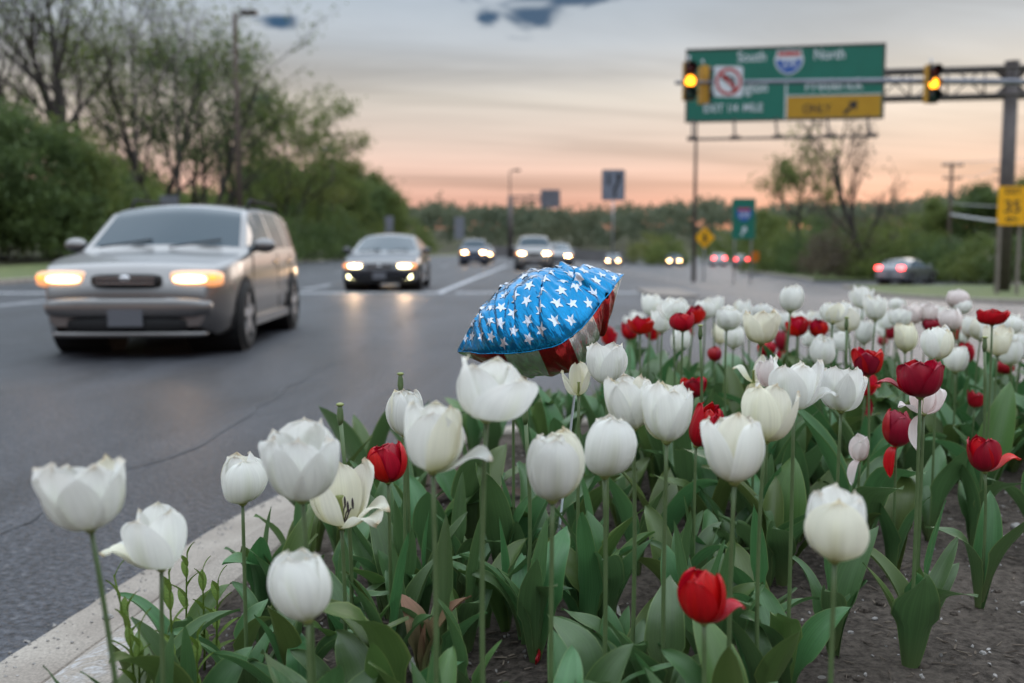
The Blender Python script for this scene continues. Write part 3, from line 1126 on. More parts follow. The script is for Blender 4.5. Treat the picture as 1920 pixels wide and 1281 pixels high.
LEFT_TREES = [
    # px, depth, proto, scale, bark, leaf, label
    (18, 66, T_BIG2, 1.0, 'bark', 'leaf_mid', 'tall tree with thin green leaf at the extreme left, above the dense green shrubs'),
    (125, 60, T_BIG, 1.15, 'bark', 'leaf_spring', 'tallest dark-trunked tree behind the dense shrubs, its bare limbs leaving the picture top'),
    (-40, 62, T_BIG, 1.1, 'bark', 'leaf_mid', 'tall tree cut off by the extreme left picture edge'),
    (45, 58, T_SLIM, 1.05, 'bark', 'leaf_mid', 'slender dark tree just left of the tallest dark-trunked one'),
    (160, 68, T_SLIM, 1.2, 'bark', 'leaf_mid', 'slender tree just right of the tallest dark-trunked one'),
    (205, 62, T_BIG, 0.95, 'bark', 'leaf_mid', 'bare-limbed tree above the left end of the wagon roof'),
    (285, 74, T_BIG2, 1.0, 'bark', 'leaf_spring', 'tree between the slim pale tree and the dark forked one'),
    (335, 64, T_SLIM, 0.92, 'bark', 'leaf_mid', 'slender tree just right of the dark forked one'),
    (380, 66, T_BIG2, 0.78, 'bark', 'leaf_mid', 'tree two places left of the tall brown lamp post'),
    (520, 78, T_LEAFY, 0.78, 'bark', 'leaf_mid', 'leafy tree between the tall lamp post and the arching crown'),
    (68, 76, T_SLIM, 1.15, 'bark', 'leaf_spring', 'slim bare tree between the two tall trees at the extreme left'),
    (190, 72, T_LEAFY, 0.95, 'bark', 'leaf_mid', 'leafy tree just beside the tallest dark trunk, above the wagon windshield'),
    (255, 66, T_SLIM, 1.1, 'pale_bark', 'leaf_spring', 'slim pale bare tree with few leaves standing above the silver wagon'),
    (222, 84, T_BIG2, 0.95, 'bark', 'leaf_mid', 'tree in second line behind the slim pale tree above the wagon'),
    (318, 68, T_BIG2, 0.86, 'bark', 'leaf_mid', 'dark forked tree over the middle of the silver wagon roof'),
    (352, 80, T_LEAFY, 0.98, 'bark', 'leaf_dark', 'dark leafy tree behind the forked tree over the wagon roof'),
    (400, 72, T_LEAFY, 0.92, 'bark', 'leaf_dark', 'dense dark tree just left of the tall brown lamp post'),
    (432, 82, T_BIG2, 0.84, 'bark', 'leaf_mid', 'tree whose crown rises behind the tall brown lamp post'),
    (495, 84, T_LEAFY, 0.82, 'bark', 'leaf_dark', 'dark leafy tree just right of the tall brown lamp post'),
    (545, 92, T_ARCH, 0.98, 'bark', 'leaf_mid', 'tree with an arching open crown, the outermost of the wood against the sunset'),
    (588, 96, T_ARCH, 0.78, 'bark', 'leaf_spring', 'smaller open tree at the end of the wood, under the arching crown'),
    (622, 112, T_FULL, 0.92, 'bark', 'leaf_mid', 'rounded leafy tree beside the second, more distant lamp post'),
    (660, 120, T_FULL, 0.95, 'bark', 'leaf_dark', 'dark rounded tree in the falling treeline, second from the distant lamp post'),
    (698, 128, T_FULL, 0.92, 'bark', 'leaf_mid', 'mid green rounded tree in the falling treeline above the dark sedan'),
    (735, 140, T_FULL, 0.78, 'bark', 'leaf_mid', 'last low tree where the falling left treeline meets the orange horizon'),
]
r5 = random.Random(5)
for px, Y, pr_, s_, bk, lf, lab in LEFT_TREES:
    put_tree('woodland_tree', pr_, spot(px, Y, 0.1), s_, r5.uniform(0, 6.28), M[bk], M[lf], lab, group='trees of the wood beside the road')
for px, Y, pr_, s_, lf, lab in [
    (20, 50, B_BIG, 0.95, 'leaf_dark', 'biggest dense green shrub at the extreme left of the verge'),
    (105, 54, B_BIG, 0.90, 'leaf_mid', 'dense yellow-green shrub below the tallest dark-trunked tree'),
    (175, 58, B_BIG, 0.72, 'leaf_dark', 'dense shrub sloping down behind the wagon windshield'),
    (235, 62, B_MID, 0.95, 'leaf_mid', 'green shrub seen over the wagon roof, near the small grey sign'),
    (-60, 48, B_BIG, 0.9, 'leaf_dark', 'dense shrub cut off by the extreme left picture edge'),
    (320, 66, B_MID, 0.85, 'leaf_mid', 'shrub under the dark forked tree, over the wagon roof'),
    (400, 66, B_MID, 0.80, 'leaf_mid', 'shrub at the foot of the dense dark tree left of the lamp post'),
    (490, 70, B_MID, 0.86, 'leaf_dark', 'shrub behind the wagon rear, just right of the lamp post'),
    (560, 78, B_MID, 0.95, 'leaf_dark', 'dark shrub on the verge right behind the wagon rear window'),
    (620, 92, B_MID, 1.05, 'leaf_dark', 'shrub at the foot of the distant lamp post'),
    (680, 110, B_MID, 1.05, 'leaf_mid', 'shrub on the verge above the dark sedan roof'),
    (770, 150, B_MID, 1.2, 'leaf_mid', 'shrub at the bend between the two grey sign backs'),
]:
    put_tree('verge_shrub', pr_, spot(px, Y, 0.05), s_, r5.uniform(0, 6.28), M['bark'], M[lf], lab, 'shrub', 'shrubs along the wood edge')
for px, Y, pr_, s_, bk, lf, lab in [
    (1618, 64, T_BARE, 1.18, 'bark', 'leaf_brown', 'bare tree with a dark trunk and fan of twigs below the overhead sign'),
    (1497, 78, T_OAK, 1.18, 'bark', 'leaf_mid', 'thin tree with a rounded leafy top against the orange glow'),
    (1690, 66, T_BARE, 0.62, 'pale_bark', 'leaf_brown', 'low twiggy tree right of the large bare tree'),
    (1560, 84, T_BARE, 0.72, 'bark', 'leaf_brown', 'low twiggy tree between the rounded tree and the large bare tree'),
    (1430, 108, T_FULL, 0.52, 'bark', 'leaf_mid', 'low green tree right behind the small green route sign'),
    (1750, 106, T_FULL, 0.62, 'bark', 'leaf_mid', 'green tree at the foot of the utility pole'),
    (1830, 104, T_FULL, 0.74, 'bark', 'leaf_dark', 'green tree under the sagging cables'),
    (1915, 104, T_FULL, 0.80, 'bark', 'leaf_mid', 'green tree behind the yellow speed sign at the right edge'),
]:
    put_tree('roadside_tree', pr_, spot(px, Y, 0.1), s_, r5.uniform(0, 6.28), M[bk], M[lf], lab, group='trees on the far right verge')
for i, (px, Y, pr_, s_, lf, lab) in enumerate([
    (1460, 82, B_MID, 0.95, 'leaf_mid', 'shrub left of the thin rounded tree, right of the green route sign'),
    (1530, 74, B_MID, 0.92, 'leaf_dark', 'dark shrub at the foot of the thin rounded tree'),
    (1580, 66, B_MID, 0.85, 'leaf_brown', 'brownish shrub just left of the large bare trunk'),
    (1655, 64, B_MID, 0.82, 'leaf_mid', 'shrub just right of the large bare trunk, above the pale saloon'),
    (1725, 63, B_MID, 0.62, 'leaf_dark', 'dark shrub right behind the pale saloon roof'),
    (1790, 60, B_LOW, 0.95, 'leaf_dark', 'dark shrub between the pale saloon and the speed sign'),
    (1850, 56, B_LOW, 1.0, 'leaf_mid', 'low shrub left of the gantry post foot'),
    (1925, 54, B_LOW, 1.1, 'leaf_dark', 'low shrub right of the gantry post foot, cut by the picture edge'),
    (1215, 128, B_MID, 0.85, 'leaf_spring', 'yellow-green shrub at the end of the distant grey wall'),
    (1250, 120, B_MID, 0.8, 'leaf_mid', 'second shrub right of the distant grey wall'),
    (1350, 138, B_MID, 1.0, 'leaf_mid', 'shrub behind the yellow diamond sign'),
    (1400, 132, B_LOW, 1.3, 'leaf_dark', 'low shrub behind the posts of the green route sign'),
    (1620, 76, B_MID, 0.9, 'leaf_mid', 'shrub in second line behind the large bare trunk'),
    (1690, 74, B_MID, 0.95, 'leaf_mid', 'shrub in second line behind the pale saloon'),
    (1500, 92, B_MID, 1.05, 'leaf_mid', 'shrub in second line behind the thin rounded tree'),
]):
    put_tree('verge_shrub', pr_, spot(px, Y, 0.05), s_, r5.uniform(0, 6.28), M['bark'], M[lf], lab, 'shrub', 'shrubs on the right verge')

for px, Y, pr_, s_, lf, lab in [
    (-190, 48, B_BIG, 0.85, 'leaf_mid', 'dense shrub beyond the extreme left picture edge'),
    (-330, 50, B_BIG, 0.95, 'leaf_dark', 'second dense shrub beyond the extreme left picture edge'),
]:
    put_tree('verge_shrub', pr_, spot(px, Y, 0.05), s_, r5.uniform(0, 6.28), M['bark'], M[lf], lab, 'shrub', 'shrubs along the wood edge')

# far wood on the rise, one mass
rf = random.Random(99)
cs = []
prof_ = [(560, 372), (640, 350), (700, 372), (745, 396), (790, 392), (815, 378), (845, 388), (900, 392), (990, 386), (1060, 398), (1150, 392), (1250, 388), (1330, 378), (1420, 392), (1500, 384), (1600, 388), (1750, 372), (1850, 360), (2000, 350), (2300, 340)]
for k in range(1500):
    px = rf.uniform(480, 2300)
    Y = rf.uniform(215, 300)
    top = 1 + (468 - interp(prof_, px) - rf.uniform(0, 14) ** 1.0) * Y / F_PX
    x = (px - CX) / F_PX * Y
    zz = top * math.sqrt(rf.uniform(0.01, 1)) if rf.random() < 0.7 else top * rf.uniform(0.8, 1)
    cs.append((x, Y, zz))
V, Fc = leaf_quads(rf, cs, 30, 0.62, 1.15, 0.8)
fw = link_mesh('distant_woods', V, Fc, M['leaf_far'], smooth_shade=False)
fw['kind'] = 'stuff'
fw['label'] = 'far wooded rise along the horizon under the orange sky'
cs = []
for k in range(1400):
    px = rf.uniform(-900, 640)
    Y = rf.uniform(98, 118)
    top = 1 + (468 - (335 + 30 * math.sin(px * 0.021) + rf.uniform(0, 40))) * Y / F_PX
    x = (px - CX) / F_PX * Y
    cs.append((x, Y, 0.9 + (top - 0.9) * math.sqrt(rf.random())))
V, Fc = leaf_quads(rf, cs, 26, 0.36, 0.75, 0.8)
ug = link_mesh('undergrowth', V, Fc, M['leaf_mid'], smooth_shade=False)
ug['kind'] = 'stuff'
ug['label'] = 'tangled undergrowth deep in the wood behind the tree trunks'
hv_, hf_ = [], []
hx = [x * 20 for x in range(-9, 21)]
for x in hx:
    for (Y, z) in ((205, -0.2), (240, 2.5), (300, 7.0), (420, 9.0), (700, 8.0)):
        hv_.append((x * (Y / 300 + 0.2), Y, z + (0.8 * mnoise.noise((x * 0.02, Y * 0.02, 0)) if z > 0 else 0)))
for i in range(len(hx) - 1):
    for j in range(4):
        k = i * 5 + j
        hf_.append((k, k + 5, k + 6, k + 1))
struct(link_mesh('wooded_rise', hv_, hf_, M['litter']))


# ------------------------------------------------------------------ posts, gantry, signs
def text_part(name, s, size, material, parent, loc, align='CENTER', depth=0.004, xs=1.0):
    cu = bpy.data.curves.new(name, 'FONT')
    cu.body = s
    cu.size = size
    cu.align_x = align
    cu.align_y = 'CENTER'
    cu.extrude = depth
    cu.offset = size * 0.012
    tmp = bpy.data.objects.new('tmp_text', cu)
    COL.objects.link(tmp)
    dg = bpy.context.evaluated_depsgraph_get()
    me = bpy.data.meshes.new_from_object(tmp.evaluated_get(dg))
    bpy.data.objects.remove(tmp)
    bpy.data.curves.remove(cu)
    me.name = name
    me.materials.clear()
    me.materials.append(material)
    o = bpy.data.objects.new(name, me)
    COL.objects.link(o)
    o.parent = parent
    o.location = loc
    o.rotation_euler = (math.pi / 2, 0, 0)
    o.scale = (xs, 1, 1)
    return o


def plate(name, w, h, y0, th, material, parent, c=(0, 0), r=0.0):
    """upright board facing -y, centre c=(x,z), rounded corners"""
    pts = []
    if r <= 0:
        pts = [(-w / 2, -h / 2), (w / 2, -h / 2), (w / 2, h / 2), (-w / 2, h / 2)]
    else:
        for (sx, sy, a0) in ((1, -1, -90), (1, 1, 0), (-1, 1, 90), (-1, -1, 180)):
            for k in range(5):
                a = R(a0 + 22.5 * k)
                pts.append((sx * (w / 2 - r) + r * math.cos(a), sy * (h / 2 - r) + r * math.sin(a)))
    return poly_plate(name, pts, y0, th, material, parent, c)


def poly_plate(name, pts, y0, th, material, parent, c=(0, 0)):
    mb = MB()
    n = len(pts)
    mb.add([(x + c[0], y0, z + c[1]) for x, z in pts] + [(x + c[0], y0 + th, z + c[1]) for x, z in pts],
           [tuple(range(n)), tuple(reversed(range(n, 2 * n)))] + [((i + 1) % n, i, n + i, n + (i + 1) % n) for i in range(n)])
    return mb.build(name, material, parent)


def shield_pts(w, h):
    half = [(0, -0.5), (0.16, -0.45), (0.32, -0.32), (0.44, -0.10), (0.47, 0.12), (0.42, 0.32), (0.38, 0.42), (0.43, 0.50), (0.25, 0.465), (0.0, 0.5)]
    p = [(x * w, y * h) for x, y in half]
    return p + [(-x, y) for x, y in reversed(p[1:-1])]


def arrow_pts(s, ang):
    base = [(-0.10, -0.55), (0.10, -0.55), (0.10, 0.08), (0.36, 0.08), (0, 0.55), (-0.36, 0.08), (-0.10, 0.08)]
    c, q = math.cos(ang), math.sin(ang)
    return [((x * c - y * q) * s, (x * q + y * c) * s) for x, y in base]


# line of the gantry: post near the right edge, sign to the left
gp = Vector((21.35, 43.4, gz(21.35, 43.4)))
ga = math.atan2(45.7 - 44.3, 8.1 - 16.4)               # direction post -> sign
g_dir = Vector((math.cos(ga), math.sin(ga), 0))
g_rot = ga - math.pi                                     # local +x along the sign to the right
gan = thing('sign_gantry', 'brown steel gantry with lattice arm reaching from its post to the green overhead sign', 'gantry', gp, g_rot)
zl = lambda py, Y: at(1750, py, Y).z - gp.z    # local height of a photo row at depth Y
H1, H0 = zl(130, 43.5), zl(181, 43.5)
MB().tube([(0, 0, -0.2), (0, 0, H1 + 0.25)], [0.33, 0.28], n=16).build('post', M['pole'], gan, True)
MB().tube([(0, 0, H1 + 0.25), (0, 0, H1 + 0.32)], [0.33, 0.30], n=16).build('post_cap', M['pole'], gan, True)
MB().box((0, 0, 0.03), (0.9, 0.9, 0.06)).build('base_plate', M['pole'], gan)
for zz in (H0, H1):
    for yy in (-0.45, 0.45):
        MB().tube([(1.2, yy, zz), (-12.6, yy, zz)], 0.085, n=8).build('chord', M['pole'], gan, True)
for i in range(8):
    x0 = -1.2 - i * 1.5
    MB().tube([(x0, -0.45, H0), (x0, -0.45, H1)], 0.04, n=6).build('strut', M['pole'], gan, True)
    MB().tube([(x0, -0.45, H0), (max(x0 - 1.2, -13.1), -0.45, H1)], 0.035, n=6).build('brace', M['pole'], gan, True)
    MB().tube([(x0, 0.45, H1), (max(x0 - 1.2, -13.1), 0.45, H0)], 0.035, n=6).build('brace', M['pole'], gan, True)
for sx in (-1, 1):
    for zz, s_ in ((H0, -1), (H1, 1)):
        MB().add([(0.2 * sx, -0.12, zz), (0.75 * sx, -0.12, zz), (0.2 * sx, -0.12, zz + 0.55 * s_ * -1),
                  (0.2 * sx, 0.12, zz), (0.75 * sx, 0.12, zz), (0.2 * sx, 0.12, zz + 0.55 * s_ * -1)],
                 [(0, 1, 2), (5, 4, 3), (0, 3, 4, 1), (1, 4, 5, 2), (2, 5, 3, 0)]).build('gusset', M['pole'], gan)

# overhead sign (photo rows / columns turned into sign metres)
SX0, SX1, SY0, SY1 = 1287.0, 1657.0, 88.0, 225.0
_l, _r = at(1287, 159, 45.1), at(1657, 153, 43.8)
sw = (_r - _l).length
sh = at(1472, 88, 44.4).z - at(1472, 225, 44.4).z
sc_c = (_l + _r) / 2 + Vector((0, 0.62, 0))
s_mid = at(1472, 156.5, 44.4).z
osn = thing('overhead_sign', 'large green overhead highway sign with a yellow exit-only panel', 'highway sign', (sc_c.x, sc_c.y - 0.62, s_mid), g_rot)


def sg(px, py):
    return ((px - (SX0 + SX1) / 2) / (SX1 - SX0) * sw, ((SY0 + SY1) / 2 - py) / (SY1 - SY0) * sh)


plate('panel', sw, sh, 0, 0.06, M['sign_green'], osn)
for (a, b, c, d) in ((-sw / 2, -sh / 2, sw / 2, -sh / 2), (-sw / 2, sh / 2, sw / 2, sh / 2), (-sw / 2, -sh / 2, -sw / 2, sh / 2), (sw / 2, -sh / 2, sw / 2, sh / 2)):
    MB().box(((a + c) / 2, 0.02, (b + d) / 2), (abs(c - a) + 0.08, 0.09, abs(d - b) + 0.08)).build('edge_trim', M['pole'], osn)
x_, z_ = sg(1566, 202)
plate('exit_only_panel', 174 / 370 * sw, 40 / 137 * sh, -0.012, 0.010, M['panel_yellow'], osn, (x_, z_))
x_, z_ = sg(1477, 189)
plate('divider', 0.07, 72 / 137 * sh, -0.010, 0.009, M['sign_white'], osn, (x_, z_))
x_, z_ = sg(1566, 180)
plate('divider', 176 / 370 * sw, 0.05, -0.016, 0.006, M['sign_white'], osn, (x_, z_))
for s_, px, py, ht, wd in (('South', 1411, 105, 0.62, 0.86), ('North', 1556, 105, 0.62, 0.84), ('Washington', 1386, 163, 0.66, 0.80), ('Frederick', 1565, 161, 0.66, 0.95), ('EXIT', 1340, 201, 0.50, 0.86), ('1/4', 1376, 201, 0.50, 0.80), ('MILE', 1415, 201, 0.50, 0.86)):
    x_, z_ = sg(px, py)
    text_part('lettering', s_, ht, M['sign_white'], osn, (x_, -0.009, z_), xs=wd)
x_, z_ = sg(1535, 206)
text_part('lettering', 'ONLY', 0.52, M['sign_black'], osn, (x_, -0.017, z_), xs=0.85)
x_, z_ = sg(1598, 204)
poly_plate('arrow', arrow_pts(0.72, R(-45)), -0.020, 0.006, M['sign_black'], osn, (x_, z_))
x_, z_ = sg(1481, 117)
poly_plate('route_shield', [(x * 1.06, y * 1.06) for x, y in shield_pts(1.24, 1.02)], -0.012, 0.010, M['sign_white'], osn, (x_, z_))
sp_ = shield_pts(1.16, 0.95)
poly_plate('shield_field', [p for p in sp_ if p[1] < 0.25], -0.018, 0.005, M['sign_blue'], osn, (x_, z_))
poly_plate('shield_band', [(0.50, 0.27), (0.45, 0.41), (0.49, 0.475), (0.29, 0.44), (0, 0.475), (-0.29, 0.44), (-0.49, 0.475), (-0.45, 0.41), (-0.50, 0.27)], -0.018, 0.005, M['sign_red'], osn, (x_, z_))
text_part('lettering', '270', 0.46, M['sign_white'], osn, (x_, -0.021, z_ - 0.06), depth=0.002, xs=0.9)
# lamp rail hung below the sign
rz = at(1460, 259, 43.5).z - s_mid
MB().tube([(-sw * 0.49, -1.1, rz), (sw * 0.455, -1.1, rz)], 0.055, n=8).build('lamp_rail', M['pole'], osn, True)
for px in (1300, 1380, 1459, 1555, 1629):
    x_ = sg(px, 0)[0]
    MB().tube([(x_, 0.02, -sh / 2 + 0.1), (x_, -0.35, -sh / 2 - 0.35), (x_, -1.1, rz)], 0.05, n=6).build('lamp_bracket', M['pole'], osn, True)
    MB().box((x_, -1.15, rz + 0.02), (0.46, 0.28, 0.16)).build('sign_lamp', M['pole'], osn)

M['arm_steel'] = M['sign_back']
# signal mast arm, nearer than the gantry
MY = 29.0
mx = 16.9
mzb = gz(mx, MY)
arm = thing('signal_mast', 'grey signal mast arm crossing in front of the green overhead sign', 'signal mast', (mx, MY, mzb))
am = at(1500, 152, MY).z - mzb
MB().tube([(0, 0, -0.1), (0, 0, am + 0.6)], [0.19, 0.14], n=12).build('pole', M['galv'], arm, True)
xe = at(1286, 152, MY).x - mx
MB().tube([(0, 0, am - 0.05), (xe * 0.5, 0, am), (xe - 0.3, 0, am - 0.05)], [0.10, 0.085, 0.055], n=10).build('arm', M['arm_steel'], arm, True)
M['housing'] = mat('housing', (0.46, 0.23, 0.015), (0.52, 0.27, 0.02), rough=0.5, scale=4)
M['housing_dark'] = mat('housing_dark', (0.016, 0.014, 0.013), rough=0.5)
M['amber'] = mat('amber', (0.9, 0.35, 0.02), emit=(1.0, 0.31, 0.015), strength=5.0)
M['lens_red'] = mat('lens_red', (0.10, 0.008, 0.006), rough=0.25)
M['lens_green'] = mat('lens_green', (0.006, 0.05, 0.035), rough=0.25)


def signal(px, py, Y, rotz, label, lit=True):
    x, _, z = at(px, py, Y)
    t = thing('traffic_signal', label, 'traffic light', (x, Y, z), rotz, 'amber traffic signals')
    for k, nm in ((1, 'lens_red'), (0, 'amber'), (-1, 'lens_green')):
        zc = 0.355 * k
        h = MB().box((0, 0, zc), (0.34, 0.20, 0.345)).build('housing', M['housing'], t)
        MB().box((0, -0.105, zc), (0.325, 0.012, 0.33)).build('door', M['housing_dark'], h)
        lens = MB().ellipsoid((0, -0.112, zc), (0.15, 0.035, 0.15), 20, 10).build('lens', M[nm if (lit or k) else 'lens_red'], h, True)
        vis = MB()
        n = 16
        for i in range(n + 1):
            a = R(-60) + R(300) * i / n
            ca, sa = math.cos(a), math.sin(a)
            for yy in (-0.112, -0.30):
                vis.v.append(Vector((0.16 * ca, yy, zc + 0.16 * sa)))
        vis.f = [(2 * i, 2 * i + 1, 2 * i + 3, 2 * i + 2) for i in range(n)]
        vo = vis.build('visor', M['housing_dark'], h, True)
        sd_ = vo.modifiers.new('thick', 'SOLIDIFY')
        sd_.thickness = 0.006
        vo.rotation_euler = (0, 0, 0)
        # opening of the visor faces down
        vo.data.transform(Matrix.Translation((0, 0, zc)) @ Matrix.Rotation(R(60), 4, 'Y') @ Matrix.Translation((0, 0, -zc)))
    MB().tube([(0, 0.0, 0.53), (0, 0.05, 0.72)], 0.03, n=8).build('hanger', M['galv'], t, True)
    return t


signal(1292, 153, MY - 0.32, R(6), 'lit amber traffic signal at the free end of the mast arm, over the green sign')
signal(1319, 160, MY + 0.15, R(100), 'traffic signal turned sideways, back to back beside the amber one at the arm end', lit=False)
signal(1746, 158, MY - 0.32, R(14), 'lit amber traffic signal between the green sign and the gantry post')

nl = thing('no_left_turn_sign', 'square no-left-turn sign hung on the mast arm before the green sign', 'road sign', at(1366, 153, MY - 0.22), R(5))
plate('board', 0.83, 0.86, 0, 0.015, M['sign_white'], nl, r=0.06)
ring = MB()
for i in range(40):
    a = 2 * math.pi * i / 40
    for r_ in (0.30, 0.38):
        for yy in (-0.010, -0.002):
            ring.v.append(Vector((r_ * math.cos(a), yy, r_ * math.sin(a))))
for i in range(40):
    j = (i + 1) % 40
    a, b = 4 * i, 4 * j
    ring.f += [(a, a + 2, b + 2, b), (a + 2, a + 3, b + 3, b + 2), (a + 1, a, b, b + 1)]
ring.build('red_ring', M['sign_red'], nl)
poly_plate('turn_arrow', [(0.11, -0.27), (0.19, -0.27), (0.19, 0.05), (0.12, 0.14), (-0.03, 0.14), (-0.03, 0.23), (-0.23, 0.09), (-0.03, -0.04), (-0.03, 0.05), (0.08, 0.05), (0.11, 0.02)], -0.006, 0.005, M['sign_black'], nl)
poly_plate('red_bar', [(-0.255, 0.195), (-0.195, 0.255), (0.255, -0.195), (0.195, -0.255)], -0.014, 0.006, M['sign_red'], nl)


def lamp_post(px, Y, top_py, label, side=1, arm_l=0.9, r=0.11, both=False):
    x, y, z = spot(px, Y)
    t = thing('street_lamp', label, 'street lamp', (x, y, z), 0, 'street lamps')
    h = CAM_H + (468 - top_py) * Y / F_PX - z
    MB().tube([(0, 0, -0.2), (0, 0, h)], [r * 1.3, r * 0.75], n=10).build('pole', M['wood_pole'], t, True)
    MB().tube([(0, 0, h - 0.15), (side * arm_l * 0.6, 0, h)], 0.05, n=6).build('arm', M['pole'], t, True)
    MB().box((side * arm_l, 0, h + 0.02), (0.95, 0.5, 0.24)).build('lamp_head', M['pole'], t)
    return t


lamp_post(453, 62, 38, 'tall brown lamp post with a boxy head, standing before the wood behind the wagon', r=0.17)
lamp_post(627, 104, 256, 'distant thin lamp post at the end of the wood', r=0.13)
lamp_post(1300, 60, 205, 'slim lamp post rising behind the near end of the green overhead sign', r=0.10)
lamp_post(956, 128, 322, 'faint far lamp post beside the distant gantry', side=1, r=0.10)

# distant gantry seen from behind
fx, fy, fz = spot(957, 112)
fg = thing('distant_gantry', 'small far gantry with dark post and arm over the oncoming lanes', 'gantry', (fx, fy, fz))
fh = CAM_H + (468 - 368) * 112 / F_PX - fz
MB().tube([(0, 0, -0.2), (0, 0, fh)], [0.32, 0.26], n=12).build('post', M['pole'], fg, True)
for dz in (0.0, -0.55):
    MB().tube([(0, 0, fh - 0.1 + dz), (5.6, 0, fh - 0.1 + dz)], 0.09, n=6).build('chord', M['pole'], fg, True)
for i in range(6):
    MB().tube([(0.5 + i * 0.85, 0, fh - 0.1), (0.9 + i * 0.85, 0, fh - 0.65)], 0.05, n=5).build('brace', M['pole'], fg, True)
fs = thing('distant_sign', 'dark back of a sign hung from the far gantry arm', 'highway sign', (fx + 4.45, fy - 0.2, fz + fh - 0.35))
plate('panel', 2.15, 1.95, 0, 0.08, M['sign_back'], fs)
for zz in (-0.6, 0.0, 0.6):
    plate('rib', 2.1, 0.10, -0.05, 0.045, M['pole'], fs, (0, zz))

M['sign_white_shaded'] = mat('sign_white_shaded', (0.15, 0.17, 0.22), (0.19, 0.21, 0.26), rough=0.5, scale=2)  # white sign face with its backlit shade put into the colour
# lane-use sign with two arrows
lx_, ly_, lz_ = spot(1148, 60)
ls = thing('keep_right_sign', 'white sign with black curved arrows on a tall post over the median', 'road sign', (lx_, ly_, lz_ + 0.15))
lc = CAM_H + (468 - 349) * 60 / F_PX - lz_ - 0.15
plate('board', 1.33, 1.77, -0.08, 0.03, M['sign_white_shaded'], ls, (0, lc), r=0.1)
plate('border', 1.38, 1.82, -0.045, 0.02, M['sign_black'], ls, (0, lc), r=0.1)
MB().tube([(0, 0, -0.1), (0, 0, lc + 0.6)], 0.05, n=8).build('post', M['galv'], ls, True)
poly_plate('straight_arrow', [(-0.44, 0.55), (-0.28, 0.70), (-0.12, 0.55), (-0.23, 0.55), (-0.20, 0.0), (-0.36, 0.0), (-0.33, 0.55)], -0.088, 0.006, M['sign_black'], ls, (0, lc))
poly_plate('curved_arrow', [(0.0, -0.72), (0.16, -0.72), (0.18, -0.2), (0.36, 0.12), (0.40, 0.45), (0.52, 0.45), (0.32, 0.75), (0.12, 0.45), (0.24, 0.45), (0.20, 0.18), (0.02, -0.12)], -0.088, 0.006, M['sign_black'], ls, (0, lc))

# yellow diamond
dx_, dy_, dz_ = spot(1319, 62)
ds = thing('diamond_warning_sign', 'yellow diamond warning sign with a black walking figure', 'road sign', (dx_, dy_, dz_ + 0.1), R(4))
dc = CAM_H + (468 - 446) * 62 / F_PX - dz_ - 0.1
poly_plate('board', [(0, -0.66), (0.66, 0), (0, 0.66), (-0.66, 0)], -0.06, 0.02, M['sign_yellow'], ds, (0, dc))
MB().tube([(0, 0, -0.1), (0, 0, dc + 0.4)], 0.04, n=8).build('post', M['galv'], ds, True)
poly_plate('walking_figure', [(-0.12, -0.34), (-0.04, -0.34), (0.02, -0.10), (0.10, -0.34), (0.18, -0.34), (0.08, 0.02), (0.20, 0.0), (0.20, 0.06), (0.06, 0.14), (0.06, 0.34), (-0.06, 0.34), (-0.07, 0.12), (-0.18, 0.02), (-0.14, -0.02), (-0.06, 0.02)], -0.068, 0.006, M['sign_black'], ds, (0, dc))

# green route sign
rx_, ry_, rz_ = spot(1391, 58)
rs = thing('route_sign', 'small green route sign with a blue shield and white arrow on two posts', 'road sign', (rx_, ry_, rz_ + 0.1), R(6))
rc = CAM_H + (468 - 411) * 58 / F_PX - rz_ - 0.1
plate('board', 1.38, 2.32, -0.06, 0.025, M['sign_green'], rs, (0, rc), r=0.08)
for sx in (-0.5, 0.5):
    MB().tube([(sx, 0, -0.1), (sx, 0, rc + 1.0)], 0.04, n=8).build('post', M['galv'], rs, True)
poly_plate('route_shield', shield_pts(1.0, 0.82), -0.070, 0.009, M['sign_blue'], rs, (0, rc + 0.25))
plate('shield_band', 0.74, 0.14, -0.076, 0.005, M['sign_red'], rs, (0, rc + 0.53))
text_part('lettering', '270', 0.42, M['sign_white'], rs, (0, -0.075, rc + 0.20), depth=0.002)
poly_plate('arrow', arrow_pts(0.55, R(-25)), -0.070, 0.009, M['sign_white'], rs, (0, rc - 0.70))
ox, oy, oz = spot(1413, 80)
os_ = thing('orange_marker', 'small orange marker panel beside the far tail lights', 'road sign', (ox, oy, oz + 0.1))
plate('board', 0.7, 0.8, -0.05, 0.02, M['sign_orange'], os_, (0, 1.25), r=0.08)
MB().tube([(0, 0, -0.1), (0, 0, 1.5)], 0.035, n=6).build('post', M['galv'], os_, True)

# ramp speed sign
vx, vy, vz = spot(1889, 38)
sp35 = thing('ramp_speed_sign', 'yellow ramp speed sign reading 35 on two pale posts before the gantry post', 'road sign', (vx, vy, vz + 0.1), R(3))
vc = CAM_H + (468 - 387) * 38 / F_PX - vz - 0.1
plate('board', 1.12, 1.46, -0.06, 0.025, M['sign_yellow'], sp35, (0, vc), r=0.08)
for sx in (-0.42, 0.36):
    MB().box((sx, 0.02, (vc + 0.5) / 2), (0.10, 0.10, vc + 0.5)).build('post', M['tan_concrete'], sp35)
text_part('lettering', 'EXIT', 0.30, M['sign_black'], sp35, (0, -0.065, vc + 0.53))
text_part('lettering', '35', 0.66, M['sign_black'], sp35, (0, -0.065, vc - 0.06), xs=1.05)
text_part('lettering', 'MPH', 0.24, M['sign_black'], sp35, (0, -0.065, vc - 0.52))

